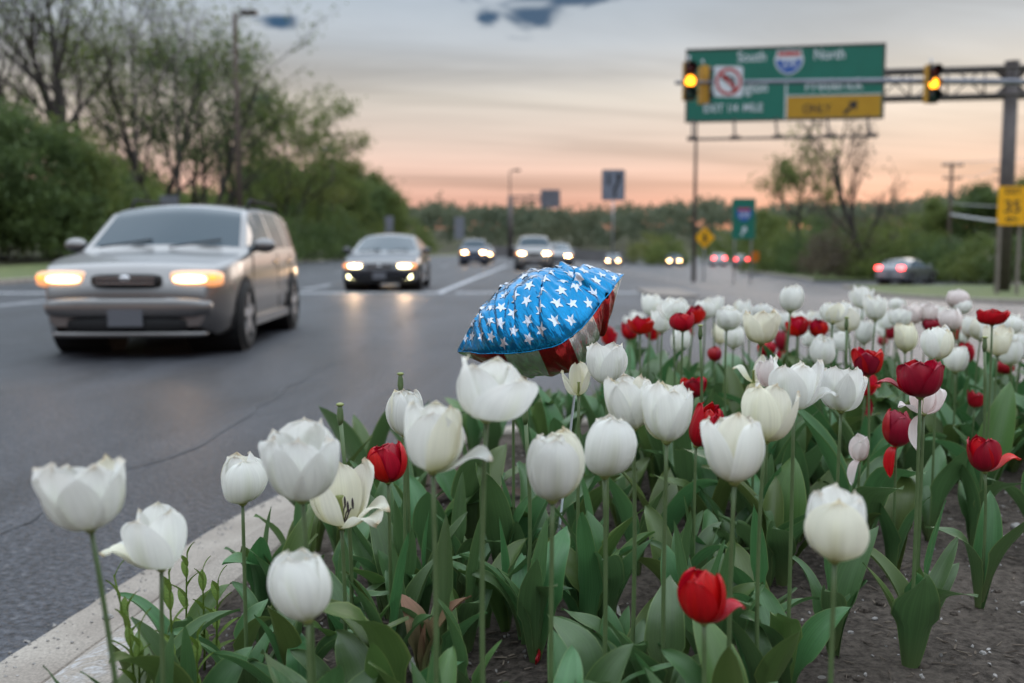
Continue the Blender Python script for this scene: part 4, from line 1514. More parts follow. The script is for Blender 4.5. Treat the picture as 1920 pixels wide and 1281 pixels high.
# backs of small signs along the left verge
for px, py, w, h, Y, rz0, lab in ((731, 424, 1.0, 2.3, 118, R(20), 'tilted grey sign back above the dark sedan roof'),
                                  (702, 440, 0.8, 1.0, 116, 0, 'small grey sign back left of the tilted one above the dark sedan'),
                                  (862, 428, 1.6, 3.6, 165, 0, 'tall grey sign back beside the bend, left of the far gantry'),
                                  (323, 378, 1.05, 0.6, 58, 0, 'small pale rectangular sign just above the wagon roof')):
    x, y, z = spot(px, Y)
    t = thing('roadside_sign', lab, 'road sign', (x, y, z + 0.05), rz0)
    c_ = CAM_H + (468 - py) * Y / F_PX - z - 0.05
    plate('board', w, h, -0.06, 0.025, M['sign_back'], t, (0, c_), r=0.06)
    MB().tube([(0, 0, -0.2), (0, 0, c_ + h * 0.3)], 0.05, n=6).build('post', M['galv'], t, True)

# utility poles and cables
poles = []
for px, top, Y, lab in ((1775, 308, 90, 'brown utility pole with two crossarms rising over the right-hand trees'), (1866, 318, 120, 'more distant utility pole partly hidden by the gantry post')):
    x, y, z = spot(px, Y)
    t = thing('utility_pole', lab, 'utility pole', (x, y, z))
    h = CAM_H + (468 - top) * Y / F_PX - z
    MB().tube([(0, 0, -0.2), (0, 0, h)], [0.2, 0.14], n=8).build('pole', M['wood_pole'], t, True)
    for dz, w in ((0.25, 1.9), (1.4, 1.7)):
        MB().box((0, -0.16, h - dz), (w, 0.12, 0.14)).build('crossarm', M['wood_pole'], t)
        for sx in (-0.45, -0.3, 0.3, 0.45):
            MB().tube([(sx * w, -0.16, h - dz + 0.07), (sx * w, -0.16, h - dz + 0.24)], 0.045, n=6).build('insulator', M['sign_back'], t, True)
    poles.append((x, y, z + h))
(x1, y1, z1), (x2, y2, z2) = poles
M['cable'] = mat('cable', (0.42, 0.42, 0.43), rough=0.6)
for k, (p, q, sag, r_, lab) in enumerate([
    ((x1, y1 - 0.2, z1 - 4.6), (x1 + 9.5, y1 - 22, z1 - 4.9), 1.0, 0.12, 'thick pale cable sagging right of the utility pole, lowest of the cables'),
    ((x1, y1, z1 - 3.6), (x1 + 9.5, y1 - 22, z1 - 2.6), 1.0, 0.04, 'thin cable sagging above the thick pale cable'),
    ((x1 - 0.8, y1 - 0.2, z1 - 0.05), (x1 + 14, y1 - 30, z1 + 0.6), 0.5, 0.03, 'thin power line from the upper crossarm of the utility pole'),
    ((x1 + 0.8, y1 - 0.2, z1 - 1.2), (x2 - 0.8, y2 - 0.2, z2 - 0.05), 0.4, 0.03, 'thin power line strung between the two utility poles')]):
    p, q = Vector(p), Vector(q)
    pts = [p.lerp(q, t / 12) - Vector((0, 0, sag * 4 * (t / 12) * (1 - t / 12))) for t in range(13)]
    tag(MB().tube(pts, r_, n=5).build('overhead_cable', M['cable'], None, True), lab, 'cable', 'overhead cables')

# distant low grey wall at the bend
M['grey_wall'] = mat('grey_wall', (0.13, 0.125, 0.125), (0.17, 0.16, 0.16), rough=0.9, scale=0.8)
wall = thing('retaining_wall', 'long low grey wall behind the far oncoming cars', 'wall', (0, 0, 0))
a_, b_ = Vector(spot(915, 140)), Vector(spot(1195, 132))
for i in range(14):
    p, q = a_.lerp(b_, i / 14), a_.lerp(b_, (i + 0.985) / 14)
    c_ = (p + q) / 2
    an = math.atan2(q.y - p.y, q.x - p.x)
    MB().box((c_.x, c_.y, c_.z + 0.75), ((q - p).length, 0.3, 1.6 + 0.02 * (i % 2)), (0, 0, an)).build('wall_panel', M['grey_wall'], wall)


# ------------------------------------------------------------------ cars
M['silver'] = mat('silver', (0.185, 0.18, 0.178), (0.21, 0.205, 0.20), rough=0.30, metal=0.80, scale=2, coat=0.6)
M['black_paint'] = mat('black_paint', (0.018, 0.020, 0.026), rough=0.25, metal=0.3, coat=0.8)
M['white_paint'] = mat('white_paint', (0.52, 0.53, 0.54), rough=0.3, coat=0.6)
M['grey_paint'] = mat('grey_paint', (0.16, 0.17, 0.19), rough=0.3, metal=0.5, coat=0.6)
M['grey_silver'] = mat('grey_silver', (0.20, 0.21, 0.23), rough=0.28, metal=0.6, coat=0.9)
M['blue_paint'] = mat('blue_paint', (0.03, 0.045, 0.08), rough=0.3, metal=0.3, coat=0.6)
M['car_glass'] = mat('car_glass', (0.018, 0.042, 0.060), rough=0.05, spec=0.32)
M['plastic'] = mat('plastic', (0.014, 0.014, 0.015), rough=0.7, spec=0.25)
M['rubber'] = mat('rubber', (0.012, 0.012, 0.012), rough=0.85)
M['alloy'] = mat('alloy', (0.42, 0.42, 0.43), rough=0.35, metal=0.8)
M['chrome'] = mat('chrome', (0.55, 0.55, 0.56), rough=0.2, metal=0.9)
M['plate'] = mat('plate', (0.11, 0.115, 0.13), rough=0.5)
M['lamp_warm'] = mat('lamp_warm', (0.9, 0.8, 0.6), emit=(1.0, 0.64, 0.30), strength=34.0)
M['lamp_soft'] = mat('lamp_soft', (0.9, 0.8, 0.6), emit=(1.0, 0.66, 0.34), strength=5.0)
M['lamp_led'] = mat('lamp_led', (0.9, 0.9, 0.6), emit=(1.0, 0.90, 0.50), strength=14.0)
M['lamp_far'] = mat('lamp_far', (0.9, 0.8, 0.6), emit=(1.0, 0.58, 0.22), strength=60.0)
M['lamp_amber'] = mat('lamp_amber', (0.8, 0.3, 0.05), emit=(1.0, 0.24, 0.03), strength=2.2)
M['lamp_tail'] = mat('lamp_tail', (0.6, 0.02, 0.02), emit=(1.0, 0.05, 0.05), strength=13.0)
M['lamp_glow'] = mat('lamp_glow', (0.5, 0.4, 0.3), rough=0.2, emit=(1.0, 0.36, 0.10), strength=0.75)
M['lamp_clear'] = mat('lamp_clear', (0.40, 0.40, 0.40), rough=0.15, coat=1.0)

WAGON = dict(L=4.45, W=1.76,
             top=[(2.22, 0.60), (2.17, 0.78), (2.02, 0.87), (1.6, 0.94), (1.15, 0.99), (1.02, 1.01), (0.42, 1.43), (0.22, 1.485), (-0.4, 1.52), (-1.2, 1.515), (-1.78, 1.465), (-1.90, 1.40), (-2.10, 0.98), (-2.20, 0.80), (-2.22, 0.55)],
             cowl=1.02, wtop=0.30, rtop=-1.84, rbot=-2.10, belt=0.98, pillars=[(-0.36, -0.27), (-1.22, -1.12)], axle=(1.34, -1.30), wr=0.34, roofw=0.78)
SEDAN = dict(L=4.70, W=1.82,
             top=[(2.35, 0.50), (2.30, 0.66), (2.1, 0.76), (1.5, 0.87), (1.0, 0.93), (0.88, 0.95), (0.05, 1.34), (-0.15, 1.395), (-0.5, 1.42), (-1.0, 1.39), (-1.2, 1.345), (-1.78, 1.07), (-2.1, 1.045), (-2.25, 1.02), (-2.33, 0.85), (-2.35, 0.55)],
             cowl=0.88, wtop=0.0, rtop=-1.12, rbot=-1.78, belt=0.92, pillars=[(-0.50, -0.42)], axle=(1.42, -1.38), wr=0.33)
SUVT = dict(L=4.6, W=1.84,
            top=[(2.30, 0.65), (2.24, 0.86), (2.05, 0.98), (1.6, 1.05), (1.05, 1.10), (0.95, 1.12), (0.40, 1.58), (0.2, 1.65), (-0.4, 1.70), (-1.4, 1.69), (-1.95, 1.62), (-2.03, 1.55), (-2.2, 1.10), (-2.28, 0.90), (-2.30, 0.60)],
            cowl=0.95, wtop=0.3, rtop=-1.98, rbot=-2.2, belt=1.06, pillars=[(-0.42, -0.34), (-1.3, -1.2)], axle=(1.40, -1.35), wr=0.36)


def car(spec, label, loc, rotz, paint, name='car', lamps='lamp_warm', tail=False, fogs=False, rails=False, detail=True, cladding=False, group='vehicles on the road', beams=0.0):
    t = thing(name, label, 'car', loc, rotz, group)
    L2, W2 = spec['L'] / 2, spec['W'] / 2
    tops = sorted(spec['top'])
    top = lambda x: interp(tops, x)
    rngx = set()
    x = -L2
    while x < L2:
        rngx.add(round(x, 3))
        x += 0.11
    rngx.add(L2)
    for p in (spec['cowl'], spec['wtop'], spec['rtop'], spec['rbot']):
        rngx.add(p)
    for a, b in spec['pillars']:
        rngx |= {a, b}
    for a, _ in tops:
        rngx.add(a)
    a_in = spec['cowl'] - 0.10
    rngx |= {a_in, spec['wtop'] - 0.06, spec['rtop'] + 0.06}
    xs_ = sorted(rngx)
    xs_ = [x for i, x in enumerate(xs_) if i == 0 or x - xs_[i - 1] > 0.012]
    zb = 0.20
    rows = []
    roofw = W2 * spec.get('roofw', 0.71)

    def wid(x):
        e = max(0.0, (abs(x) - (L2 - 0.75)) / 0.75)
        return W2 * (1 - 0.20 * e ** 2.2)

    def green(x):   # 0 on hood and boot, 1 at full roof
        if x > spec['cowl'] or x < spec['rbot']:
            return 0.0
        up_ = smooth(spec['cowl'], spec['wtop'], x) if False else min(1, (spec['cowl'] - x) / (spec['cowl'] - spec['wtop']))
        dn = min(1, (x - spec['rbot']) / (spec['rtop'] - spec['rbot']))
        return max(0.0, min(up_, dn))
    frac = []
    for x in xs_:
        w = wid(x)
        zt = top(x)
        g = green(x)
        zbelt = min(spec['belt'] + 0.02 * (-x / L2), zt - 0.035 * (1 - g) - 0.002)
        e = max(0.0, (abs(x) - (L2 - 0.28)) / 0.28)
        z0 = zb + 0.10 * e
        we = (w * 0.93) * (1 - g) + roofw * g
        ze = zt - (0.03 + 0.035 * g)
        ze = max(ze, zbelt + 0.001)
        half = [(w * 0.90, z0), (w * 0.975, z0 + 0.06), (w * 1.0, z0 + 0.2), (w * 1.005, (z0 + zbelt) / 2 + 0.08), (w * 0.995, zbelt - 0.05), (w * 0.97, zbelt)]
        for f in (0.07, 0.4, 0.75, 0.93):
            half.append((w * 0.97 + (we - w * 0.97) * (f ** (1.0 + 0.15 * g)), zbelt + (ze - zbelt) * f))
        half.append((we, ze))
        for f in (0.08, 0.35, 0.7):
            half.append((we * (1 - f), ze + (zt - ze) * (1 - (1 - f) ** 2)))
        half.append((0.0, zt))
        rows.append(half)
    nh = len(rows[0])
    V = []
    for x, half in zip(xs_, rows):
        e = max(0.0, (abs(x) - (L2 - 0.3)) / 0.3)
        for (y, z) in half:
            V.append((x, y, z))
        for (y, z) in reversed(half[:-1]):
            V.append((x, -y, z))
    nr = 2 * nh - 1
    groups = {'body': [], 'windshield': [], 'rear_window': []}
    sides = {}
    for i in range(len(xs_) - 1):
        xm = (xs_[i] + xs_[i + 1]) / 2
        for c in range(nr - 1):
            fce = (i * nr + c, i * nr + c + 1, (i + 1) * nr + c + 1, (i + 1) * nr + c)
            k = c if c < nh - 1 else nr - 2 - c
            side = 1 if c < nh - 1 else -1
            cls = 'body'
            if 6 <= k <= 8 and spec['rbot'] + 0.14 < xm < a_in and green(xm) > 0.12:
                seg = 0
                inp = False
                for pi, (a, b) in enumerate(spec['pillars']):
                    if a <= xm <= b:
                        inp = True
                    if xm < a:
                        seg = pi + 1
                if not inp:
                    cls = (side, seg)
            if k >= 11 and spec['wtop'] + 0.0 < xm < spec['cowl'] - 0.03:
                cls = 'windshield'
            if k >= 11 and spec['rbot'] + 0.03 < xm < spec['rtop']:
                cls = 'rear_window'
            if isinstance(cls, tuple):
                sides.setdefault(cls, []).append(fce)
            else:
                groups[cls].append(fce)
    groups['body'].append(tuple(reversed(range(nr))))
    groups['body'].append(tuple((len(xs_) - 1) * nr + k for k in range(nr)))

    def sub(name_, faces, mt, off=0.0):
        used = sorted({i for f in faces for i in f})
        mp_i = {u: i for i, u in enumerate(used)}
        o = link_mesh(name_, [V[u] for u in used], [tuple(mp_i[i] for i in f) for f in faces], mt, t, True)
        return o
    bo = sub('body', groups['body'], paint)
    for p in bo.data.polygons:
        if len(p.vertices) > 4:
            p.use_smooth = False
    sub('windshield', groups['windshield'], M['car_glass'])
    sub('rear_window', groups['rear_window'], M['car_glass'])
    for k in sorted(sides):
        sub('side_window', sides[k], M['car_glass'])
    # wheels
    wr = spec['wr']
    for ax in spec['axle']:
        for sy in (-1, 1):
            yo = sy * (W2 + 0.004)
            arch = MB().tube([(ax, sy * (W2 - 0.5), wr + 0.01), (ax, sy * (wid(ax) * 1.005 + 0.003), wr + 0.01)], wr + 0.05, n=28)
            arch.build('wheel_arch', M['plastic'], t)
            wy = sy * (W2 - 0.10)
            tyre = MB()
            n = 28
            prof = [(-0.11, wr * 0.66), (-0.115, wr * 0.9), (-0.09, wr), (0.09, wr), (0.118, wr * 0.9), (0.118, wr * 0.68), (0.095, wr * 0.64)]
            for i in range(n):
                a = 2 * math.pi * i / n
                for (oy, r_) in prof:
                    tyre.v.append(Vector((r_ * math.cos(a), sy * oy, r_ * math.sin(a))))
            kp_ = len(prof)
            for i in range(n):
                j = (i + 1) % n
                for c in range(kp_ - 1):
                    tyre.f.append((i * kp_ + c, j * kp_ + c, j * kp_ + c + 1, i * kp_ + c + 1))
            tyre.xf(Matrix.Translation((ax, sy * (W2 - 0.080), wr)))
            wo = tyre.build('wheel', M['rubber'], t, True)
            rim = MB()
            r_i = wr * 0.65
            rim.tube([(ax, sy * (W2 - 0.0), wr), (ax, sy * (W2 + 0.034), wr)], [0.075, 0.06], n=12)
            for q in range(5):
                a = 2 * math.pi * q / 5 + 0.3
                rim.box((ax + math.cos(a) * r_i * 0.52, sy * (W2 + 0.020), wr + math.sin(a) * r_i * 0.52), (r_i * 0.98, 0.022, 0.085), (0, -a, 0))
            rim.build('rim', M['alloy'], wo)
            MB().tube([(ax, sy * (W2 - 0.09), wr), (ax, sy * (W2 + 0.012), wr)], r_i, n=20).build('brake_disc', M['plastic'], wo)
    # front
    zt = top(L2 - 0.12)
    zl_ = zt - 0.09
    for sy in (-1, 1):
        hl = MB().rbox((L2 - 0.15, sy * W2 * 0.68, zl_), (0.13, 0.235, 0.075)).build('headlight', M['lamp_clear'] if tail else M['lamp_glow'], t, True)
        if not tail:
            MB().rbox((L2 - 0.045, sy * W2 * 0.645, zl_), (0.055, 0.155, 0.036), 0.7).build('lamp_bulb', M[lamps], hl, True)
            MB().ellipsoid((L2 - 0.115, sy * W2 * 0.855, zl_ + 0.012), (0.10, 0.085, 0.050), 12, 8).build('turn_lamp', M['lamp_amber'], hl, True)
        if fogs:
            MB().ellipsoid((L2 - 0.06, sy * W2 * 0.70, 0.36), (0.05, 0.13, 0.065), 14, 8).build('fog_lamp', M[lamps], t, True)
        if beams:
            ld = bpy.data.lights.new('headlight_beam', 'SPOT')
            ld.energy, ld.color, ld.spot_size, ld.spot_blend, ld.shadow_soft_size = beams, (1.0, 0.62, 0.36), R(50), 0.9, 0.06
            lo = bpy.data.objects.new('headlight_beam', ld)
            COL.objects.link(lo)
            lo.parent = t
            lo.location = (L2 + 0.03, sy * W2 * 0.645, zl_)
            lo.rotation_euler = Vector((1, 0, -0.13)).to_track_quat('-Z', 'Y').to_euler()
    gr = MB().rbox((L2 - 0.045, 0, zl_ - 0.015), (0.08, W2 * 0.36, 0.062)).build('grille', M['plastic'], t, True)
    if detail:
        MB().ellipsoid((L2 + 0.03, 0, zl_ + 0.005), (0.02, 0.055, 0.032), 14, 8).build('badge', M['chrome'], gr, True)
        for k in range(2):
            MB().box((L2 + 0.026, 0, zl_ - 0.035 + 0.045 * k), (0.02, W2 * 0.60, 0.012)).build('grille_bar', M['chrome'], gr)
    MB().rbox((L2 - 0.10, 0, 0.47), (0.15, W2 * 0.86, 0.10)).build('front_bumper', paint, t, True)
    it = MB().rbox((L2 - 0.11, 0, 0.315), (0.145, W2 * 0.66, 0.075)).build('air_intake', M['plastic'], t, True)
    MB().rbox((L2 - 0.13, 0, 0.225), (0.15, W2 * 0.80, 0.032)).build('front_lip', paint if not fogs else M['plastic'], t, True)
    MB().box((L2 + 0.050, 0, 0.38), (0.012, 0.31, 0.155)).build('licence_plate', M['plate'], t)
    # rear
    zr = top(-L2 + 0.1) - 0.10
    for sy in (-1, 1):
        tl = MB().rbox((-L2 + 0.05, sy * W2 * 0.70, zr), (0.075, 0.16, 0.085)).build('taillight', M['lamp_tail'] if tail else M['lens_red'], t, True)
    MB().rbox((-L2 + 0.08, 0, 0.45), (0.14, W2 * 0.86, 0.11)).build('rear_bumper', paint, t, True)
    MB().box((-L2 - 0.055, 0, 0.62), (0.012, 0.31, 0.155)).build('licence_plate', M['plate'], t)
    # mirrors, handles, sills
    xm_ = spec['cowl'] - 0.22
    for sy in (-1, 1):
        mi = MB().ellipsoid((xm_, sy * (W2 + 0.09), spec['belt'] + 0.06), (0.07, 0.12, 0.075), 12, 8).build('wing_mirror', paint if not cladding else M['plastic'], t, True)
        MB().tube([(xm_, sy * (W2 - 0.06), spec['belt'] + 0.0), (xm_, sy * (W2 + 0.05), spec['belt'] + 0.04)], 0.025, n=6).build('mirror_stalk', M['plastic'], mi, True)
        if detail:
            for hx in (-0.25, -1.05):
                MB().box((hx, sy * (W2 + 0.006), spec['belt'] - 0.12), (0.18, 0.03, 0.03)).build('door_handle', paint, t)
            for hx in (spec['cowl'] - 0.05, -0.38, -1.18):
                MB().box((hx, sy * (W2 * 1.0038), (spec['belt'] + 0.30) / 2), (0.010, 0.006, spec['belt'] - 0.36)).build('door_seam', M['plastic'], t)
            MB().box((0.02, sy * (W2 + 0.006), 0.52), (1.95, 0.022, 0.07)).build('side_moulding', paint, t)
            MB().box((0.02, sy * (W2 - 0.03), 0.26), (1.95, 0.10, 0.09)).build('sill', M['plastic'] if cladding else paint, t)
    if rails:
        for sy in (-1, 1):
            zz = top(-0.6)
            MB().tube([(0.05, sy * roofw * 0.93, zz - 0.07), (-0.08, sy * roofw * 0.93, zz + 0.035), (-1.5, sy * roofw * 0.93, zz + 0.03), (-1.68, sy * roofw * 0.93, zz - 0.07)], 0.018, n=6).build('roof_rail', M['plastic'], t, True)
    if detail:
        for sy in (-1, 1):
            MB().tube([(spec['cowl'] + 0.02, sy * 0.35 - 0.3, top(spec['cowl']) + 0.015), (spec['cowl'] - 0.1, sy * 0.35 + 0.2, top(spec['cowl'] - 0.1) + 0.02)], 0.01, n=5).build('wiper', M['plastic'], t, True)
    return t


def place(px, Y, dx=0.0):
    x = (px - CX) / F_PX * Y + dx
    return (x, Y, gz(x, Y) + 0.003)


D = -math.pi / 2
car(WAGON, 'silver estate wagon with roof rails and lit headlights, nearest car on the road', (-3.60, 11.25, 0.003), D + R(2.6), M['silver'], 'wagon', lamps='lamp_soft', rails=True, beams=10.0)
car(SEDAN, 'dark sedan with bright yellowish headlights and fog lamps waiting at the stop line', place(735, 26.0, -0.05), D + R(1), M['black_paint'], 'sedan', lamps='lamp_led', fogs=True, beams=40.0)
car(SEDAN, 'pale sedan half hidden right behind the dark sedan at the stop line', place(712, 35.5), D + R(2), M['white_paint'], 'sedan', lamps='lamp_warm')
car(SUVT, 'dark car with two bright lamps on the far road, right of the dark sedan', place(890, 66), D + R(1), M['blue_paint'], 'suv', lamps='lamp_far', detail=False)
car(SEDAN, 'grey car mostly hidden behind the far dark car', place(906, 84), D, M['grey_paint'], 'sedan', lamps='lamp_far', detail=False)
car(SUVT, 'silver car with amber-edged headlights just above the top of the balloon', place(1001, 50), D - R(1), M['silver'], 'suv', lamps='lamp_warm', detail=False)
car(SEDAN, 'grey car behind the silver one, directly above the balloon', place(1046, 64), D - R(2), M['grey_paint'], 'sedan', lamps='lamp_far', detail=False)
car(SEDAN, 'far car seen as a pair of round lamps above the balloon point', place(1149, 118), D - R(6), M['grey_paint'], 'sedan', lamps='lamp_far', detail=False)
car(SEDAN, 'tiny far car with dim twin lamps near the slim lamp post', place(1264, 118), D - R(10), M['grey_paint'], 'sedan', lamps='lamp_far', detail=False)
car(SEDAN, 'far white car driving away with red lamps, left of the green route sign posts', place(1345, 118), -D - R(8), M['white_paint'], 'sedan', tail=True, detail=False)
car(SEDAN, 'far dark car driving away with one red lamp showing, under the green route sign', place(1390, 104), -D - R(14), M['grey_paint'], 'sedan', tail=True, detail=False)
car(SEDAN, 'pale saloon with glowing red tail lights turning off to the right', place(1699, 56), -D - R(44), M['grey_silver'], 'sedan', tail=True)


# ------------------------------------------------------------------ tulips
def cr_interp(ctrl, s):
    n = len(ctrl) - 1
    u = s * n
    i = min(int(u), n - 1)
    f = u - i
    p0, p1, p2, p3 = ctrl[max(i - 1, 0)], ctrl[i], ctrl[i + 1], ctrl[min(i + 2, n)]
    return tuple(0.5 * ((2 * b) + (c - a) * f + (2 * a - 5 * b + 4 * c - d) * f * f + (3 * b - a - 3 * c + d) * f ** 3) for a, b, c, d in zip(p0, p1, p2, p3))


PROF = {   # (radius, height) from base to tip, unit: half width 1, height 2.15
    'closed': [(0.05, 0.0), (0.42, 0.12), (0.78, 0.42), (0.97, 0.86), (0.99, 1.34), (0.83, 1.80), (0.56, 2.14)],
    'cup': [(0.05, 0.0), (0.40, 0.11), (0.75, 0.38), (0.95, 0.80), (1.02, 1.26), (0.99, 1.72), (0.88, 2.12)],
    'open': [(0.05, 0.0), (0.50, 0.08), (0.88, 0.30), (1.10, 0.68), (1.20, 1.10), (1.22, 1.48), (1.16, 1.82)],
    'flop': [(0.05, 0.0), (0.50, 0.06), (0.90, 0.24), (1.25, 0.48), (1.55, 0.62), (1.80, 0.62), (1.98, 0.50)],
    'hang': [(0.05, 0.0), (0.35, -0.05), (0.62, -0.35), (0.75, -0.80), (0.78, -1.25), (0.72, -1.65), (0.62, -2.0)],
}


def petal_mesh(kind, inner, seed, width=1.0, narrow=False):
    rng = random.Random(seed)
    ctrl = PROF[kind]
    ns, ntt = 16, 12
    k_in = 0.86 if inner else 1.0
    ph, ph2 = rng.uniform(0, 6.28), rng.uniform(0, 6.28)
    ruff = 0.055 if kind in ('closed', 'cup') else 0.08
    wmax = (1.22 if kind == 'open' else 1.08 if not narrow else 0.84) * width * rng.uniform(0.94, 1.06)
    tipf = rng.uniform(-0.10, 0.12)
    skew = rng.uniform(-0.10, 0.10)
    V, U = [], []
    for i in range(ns + 1):
        s = i / ns
        r, z = cr_interp(ctrl, s)
        if s < 0.55:
            w = 0.22 + 0.78 * math.sin(math.pi / 2 * (s / 0.55)) ** 0.9
        else:
            w = max(0.0, 1 - ((s - 0.55) / 0.45) ** 1.9) ** 0.72
        for j in range(ntt + 1):
            t = -1 + 2 * j / ntt
            arc = t * wmax * w
            rad_curv = max(r * k_in, 0.5)
            if kind in ('flop', 'hang'):
                y = arc * 0.86
                lift = 0.20 * (arc ** 2) * (1 if kind == 'flop' else -0.7)
                x = r - (lift * 0.35 if kind == 'flop' else lift)
                zz = z + (lift if kind == 'flop' else 0)
            else:
                phi = arc / rad_curv
                phi = max(-1.45, min(1.45, phi))
                rr = r * k_in + (0.085 * abs(t) ** 3 - 0.05 * (1 - t * t)) * (1 if not inner else 0.2) * smooth(0.15, 0.7, s)
                rr -= 0.035 * math.exp(-(t / 0.14) ** 2) * min(1, s * 2)          # midrib groove
                x, y = rr * math.cos(phi), rr * math.sin(phi)
                zz = z - 0.10 * (abs(t) ** 2) * s
            n1 = 0.018 * math.sin(11 * t + ph2 + 2 * s) * smooth(0.1, 0.5, s) + ruff * s ** 2 * math.sin(4.2 * t + ph) + ruff * 0.6 * s ** 3 * math.sin(9 * t + ph2)
            x += n1 + tipf * max(0, s - 0.7) ** 1.3
            zz += ruff * 0.8 * s ** 4 * math.sin(6 * t + ph2) + skew * t * s * 0.6 - 0.05 * math.exp(-(t / 0.1) ** 2) * s ** 8
            y += 0.02 * math.sin(7 * s + ph)
            V.append((x, y, zz))
            U.append((j / ntt, s))
    Fc = []
    for i in range(ns):
        for j in range(ntt):
            k = i * (ntt + 1) + j
            Fc.append((k, k + 1, k + ntt + 2, k + ntt + 1))
    me = bpy.data.meshes.new('petal')
    me.from_pydata(V, [], Fc)
    uvl = me.uv_layers.new(name='UVMap')
    for lp in me.loops:
        uvl.data[lp.index].uv = U[lp.vertex_index]
    me.polygons.foreach_set('use_smooth', [True] * len(me.polygons))
    me.materials.append(None)
    me.update()
    return me


PET = {}
for kd in PROF:
    for inn in (False, True):
        PET[(kd, inn)] = [petal_mesh(kd, inn, 100 + 7 * q + (50 if inn else 0) + len(kd), narrow=kd in ('flop', 'hang')) for q in range(5)]


def heart_mesh(stamens):
    mb = MB()
    mb.tube([(0, 0, -0.12), (0, 0, 0.02), (0, 0, 0.08)], [0.12, 0.24, 0.10], n=10)
    if stamens:
        mb.tube([(0, 0, 0.05), (0, 0, 0.75), (0, 0, 0.85)], [0.13, 0.10, 0.17], n=8)
    me = bpy.data.meshes.new('flower')
    me.from_pydata([tuple(v) for v in mb.v], [], mb.f)
    me.polygons.foreach_set('use_smooth', [True] * len(me.polygons))
    me.materials.append(M['pistil'])
    return me


HEART, HEART_S = heart_mesh(False), heart_mesh(True)
_am = MB().tube([(0.16, 0, 0.06), (0.34, 0, 0.38), (0.42, 0, 0.46)], [0.03, 0.03, 0.03], n=5)
_am.ellipsoid((0.48, 0, 0.58), (0.05, 0.05, 0.17), 8, 6)
ANTHER = bpy.data.meshes.new('stamen')
ANTHER.from_pydata([tuple(v) for v in _am.v], [], _am.f)
ANTHER.materials.append(M['anther'])


def leaf_mesh(seed, ln, wd, th0, bend, fold, wave, twist, kink=0.0):
    rng = random.Random(seed)
    ns, ntt = 16, 8
    ph = rng.uniform(0, 6.28)
    V, U = [], []
    p = Vector((0.004, 0, 0))
    for i in range(ns + 1):
        s = i / ns
        th = th0 + bend * s ** 1.7 + kink * smooth(0.55, 0.75, s)
        tan = Vector((math.sin(th), 0, math.cos(th)))
        nrm = Vector((-math.cos(th), 0, math.sin(th)))      # upper side, towards the stem
        if i:
            p = p + tan * (ln / ns)
        w = wd * (0.30 + 0.70 * math.sin(math.pi * min(1, (s * 0.95 + 0.02) / 0.86) / 2) if s < 0.42 else max(0.0, 1 - ((s - 0.42) / 0.58) ** 1.9) ** 0.85)
        tw = twist * s ** 1.3
        side = Vector((0, 1, 0)) * math.cos(tw) + nrm * math.sin(tw)
        nn = nrm * math.cos(tw) - Vector((0, 1, 0)) * math.sin(tw)
        fl = fold * (1.25 - 0.75 * s)
        for j in range(ntt + 1):
            t = -1 + 2 * j / ntt
            q = p + side * (t * w * math.cos(fl * abs(t) * 0.8)) + nn * (w * fl * abs(t) ** 1.5) + nn * (wave * wd * t * t * math.sin(8.5 * s + ph + (1.6 if t > 0 else 0)) * smooth(0.1, 0.4, s))
            V.append(tuple(q))
            U.append((j / ntt, s))
    Fc = []
    for i in range(ns):
        for j in range(ntt):
            k = i * (ntt + 1) + j
            Fc.append((k, k + 1, k + ntt + 2, k + ntt + 1))
    me = bpy.data.meshes.new('leaf')
    me.from_pydata(V, [], Fc)
    uvl = me.uv_layers.new(name='UVMap')
    for lp in me.loops:
        uvl.data[lp.index].uv = U[lp.vertex_index]
    me.polygons.foreach_set('use_smooth', [True] * len(me.polygons))
    me.materials.append(None)
    me.update()
    return me


rl = random.Random(21)
LEAVES = []
for q in range(18):
    LEAVES.append(leaf_mesh(300 + q, rl.uniform(0.22, 0.32), rl.uniform(0.030, 0.048), rl.uniform(0.05, 0.40), rl.uniform(0.1, 1.1), rl.uniform(0.35, 0.85), rl.uniform(0.05, 0.24), rl.uniform(-0.7, 0.7), rl.choice([0, 0, 0, 0.7])))
THIN = [leaf_mesh(400 + q, rl.uniform(0.17, 0.25), rl.uniform(0.014, 0.022), rl.uniform(0.05, 0.2), rl.uniform(0.0, 0.5), 0.6, 0.1, rl.uniform(-0.6, 0.6)) for q in range(5)]


def child(name, me, parent, material=None):
    o = bpy.data.objects.new(name, me)
    COL.objects.link(o)
    o.parent = parent
    if material is not None:
        o.material_slots[0].link = 'OBJECT'
        o.material_slots[0].material = material
    return o


rt = random.Random(77)


def add_leaves(t, n, scale, thin=True, az0=None, warm=0.16):
    az = rt.uniform(0, 6.28) if az0 is None else az0
    for k in range(n):
        lf = child('leaf', rt.choice(LEAVES), t, M['tulip_leaf_warm'] if rt.random() < warm else M['tulip_leaf'])
        s_ = scale * rt.uniform(0.78, 1.12) * (1 - 0.10 * k)
        lf.scale = (s_, s_, s_)
        lf.location = (0.006 * math.cos(az), 0.006 * math.sin(az), 0.012 * k - 0.01)
        lf.rotation_euler = (rt.gauss(0, 0.06), rt.gauss(0, 0.06), az)
        az += 2.2 + rt.uniform(-0.5, 0.5)
    if thin and rt.random() < 0.4:
        lf = child('leaf', rt.choice(THIN), t, M['tulip_leaf'])
        lf.location = (0, 0, 0.07 * scale)
        lf.rotation_euler = (0, 0, az)


TUL = []


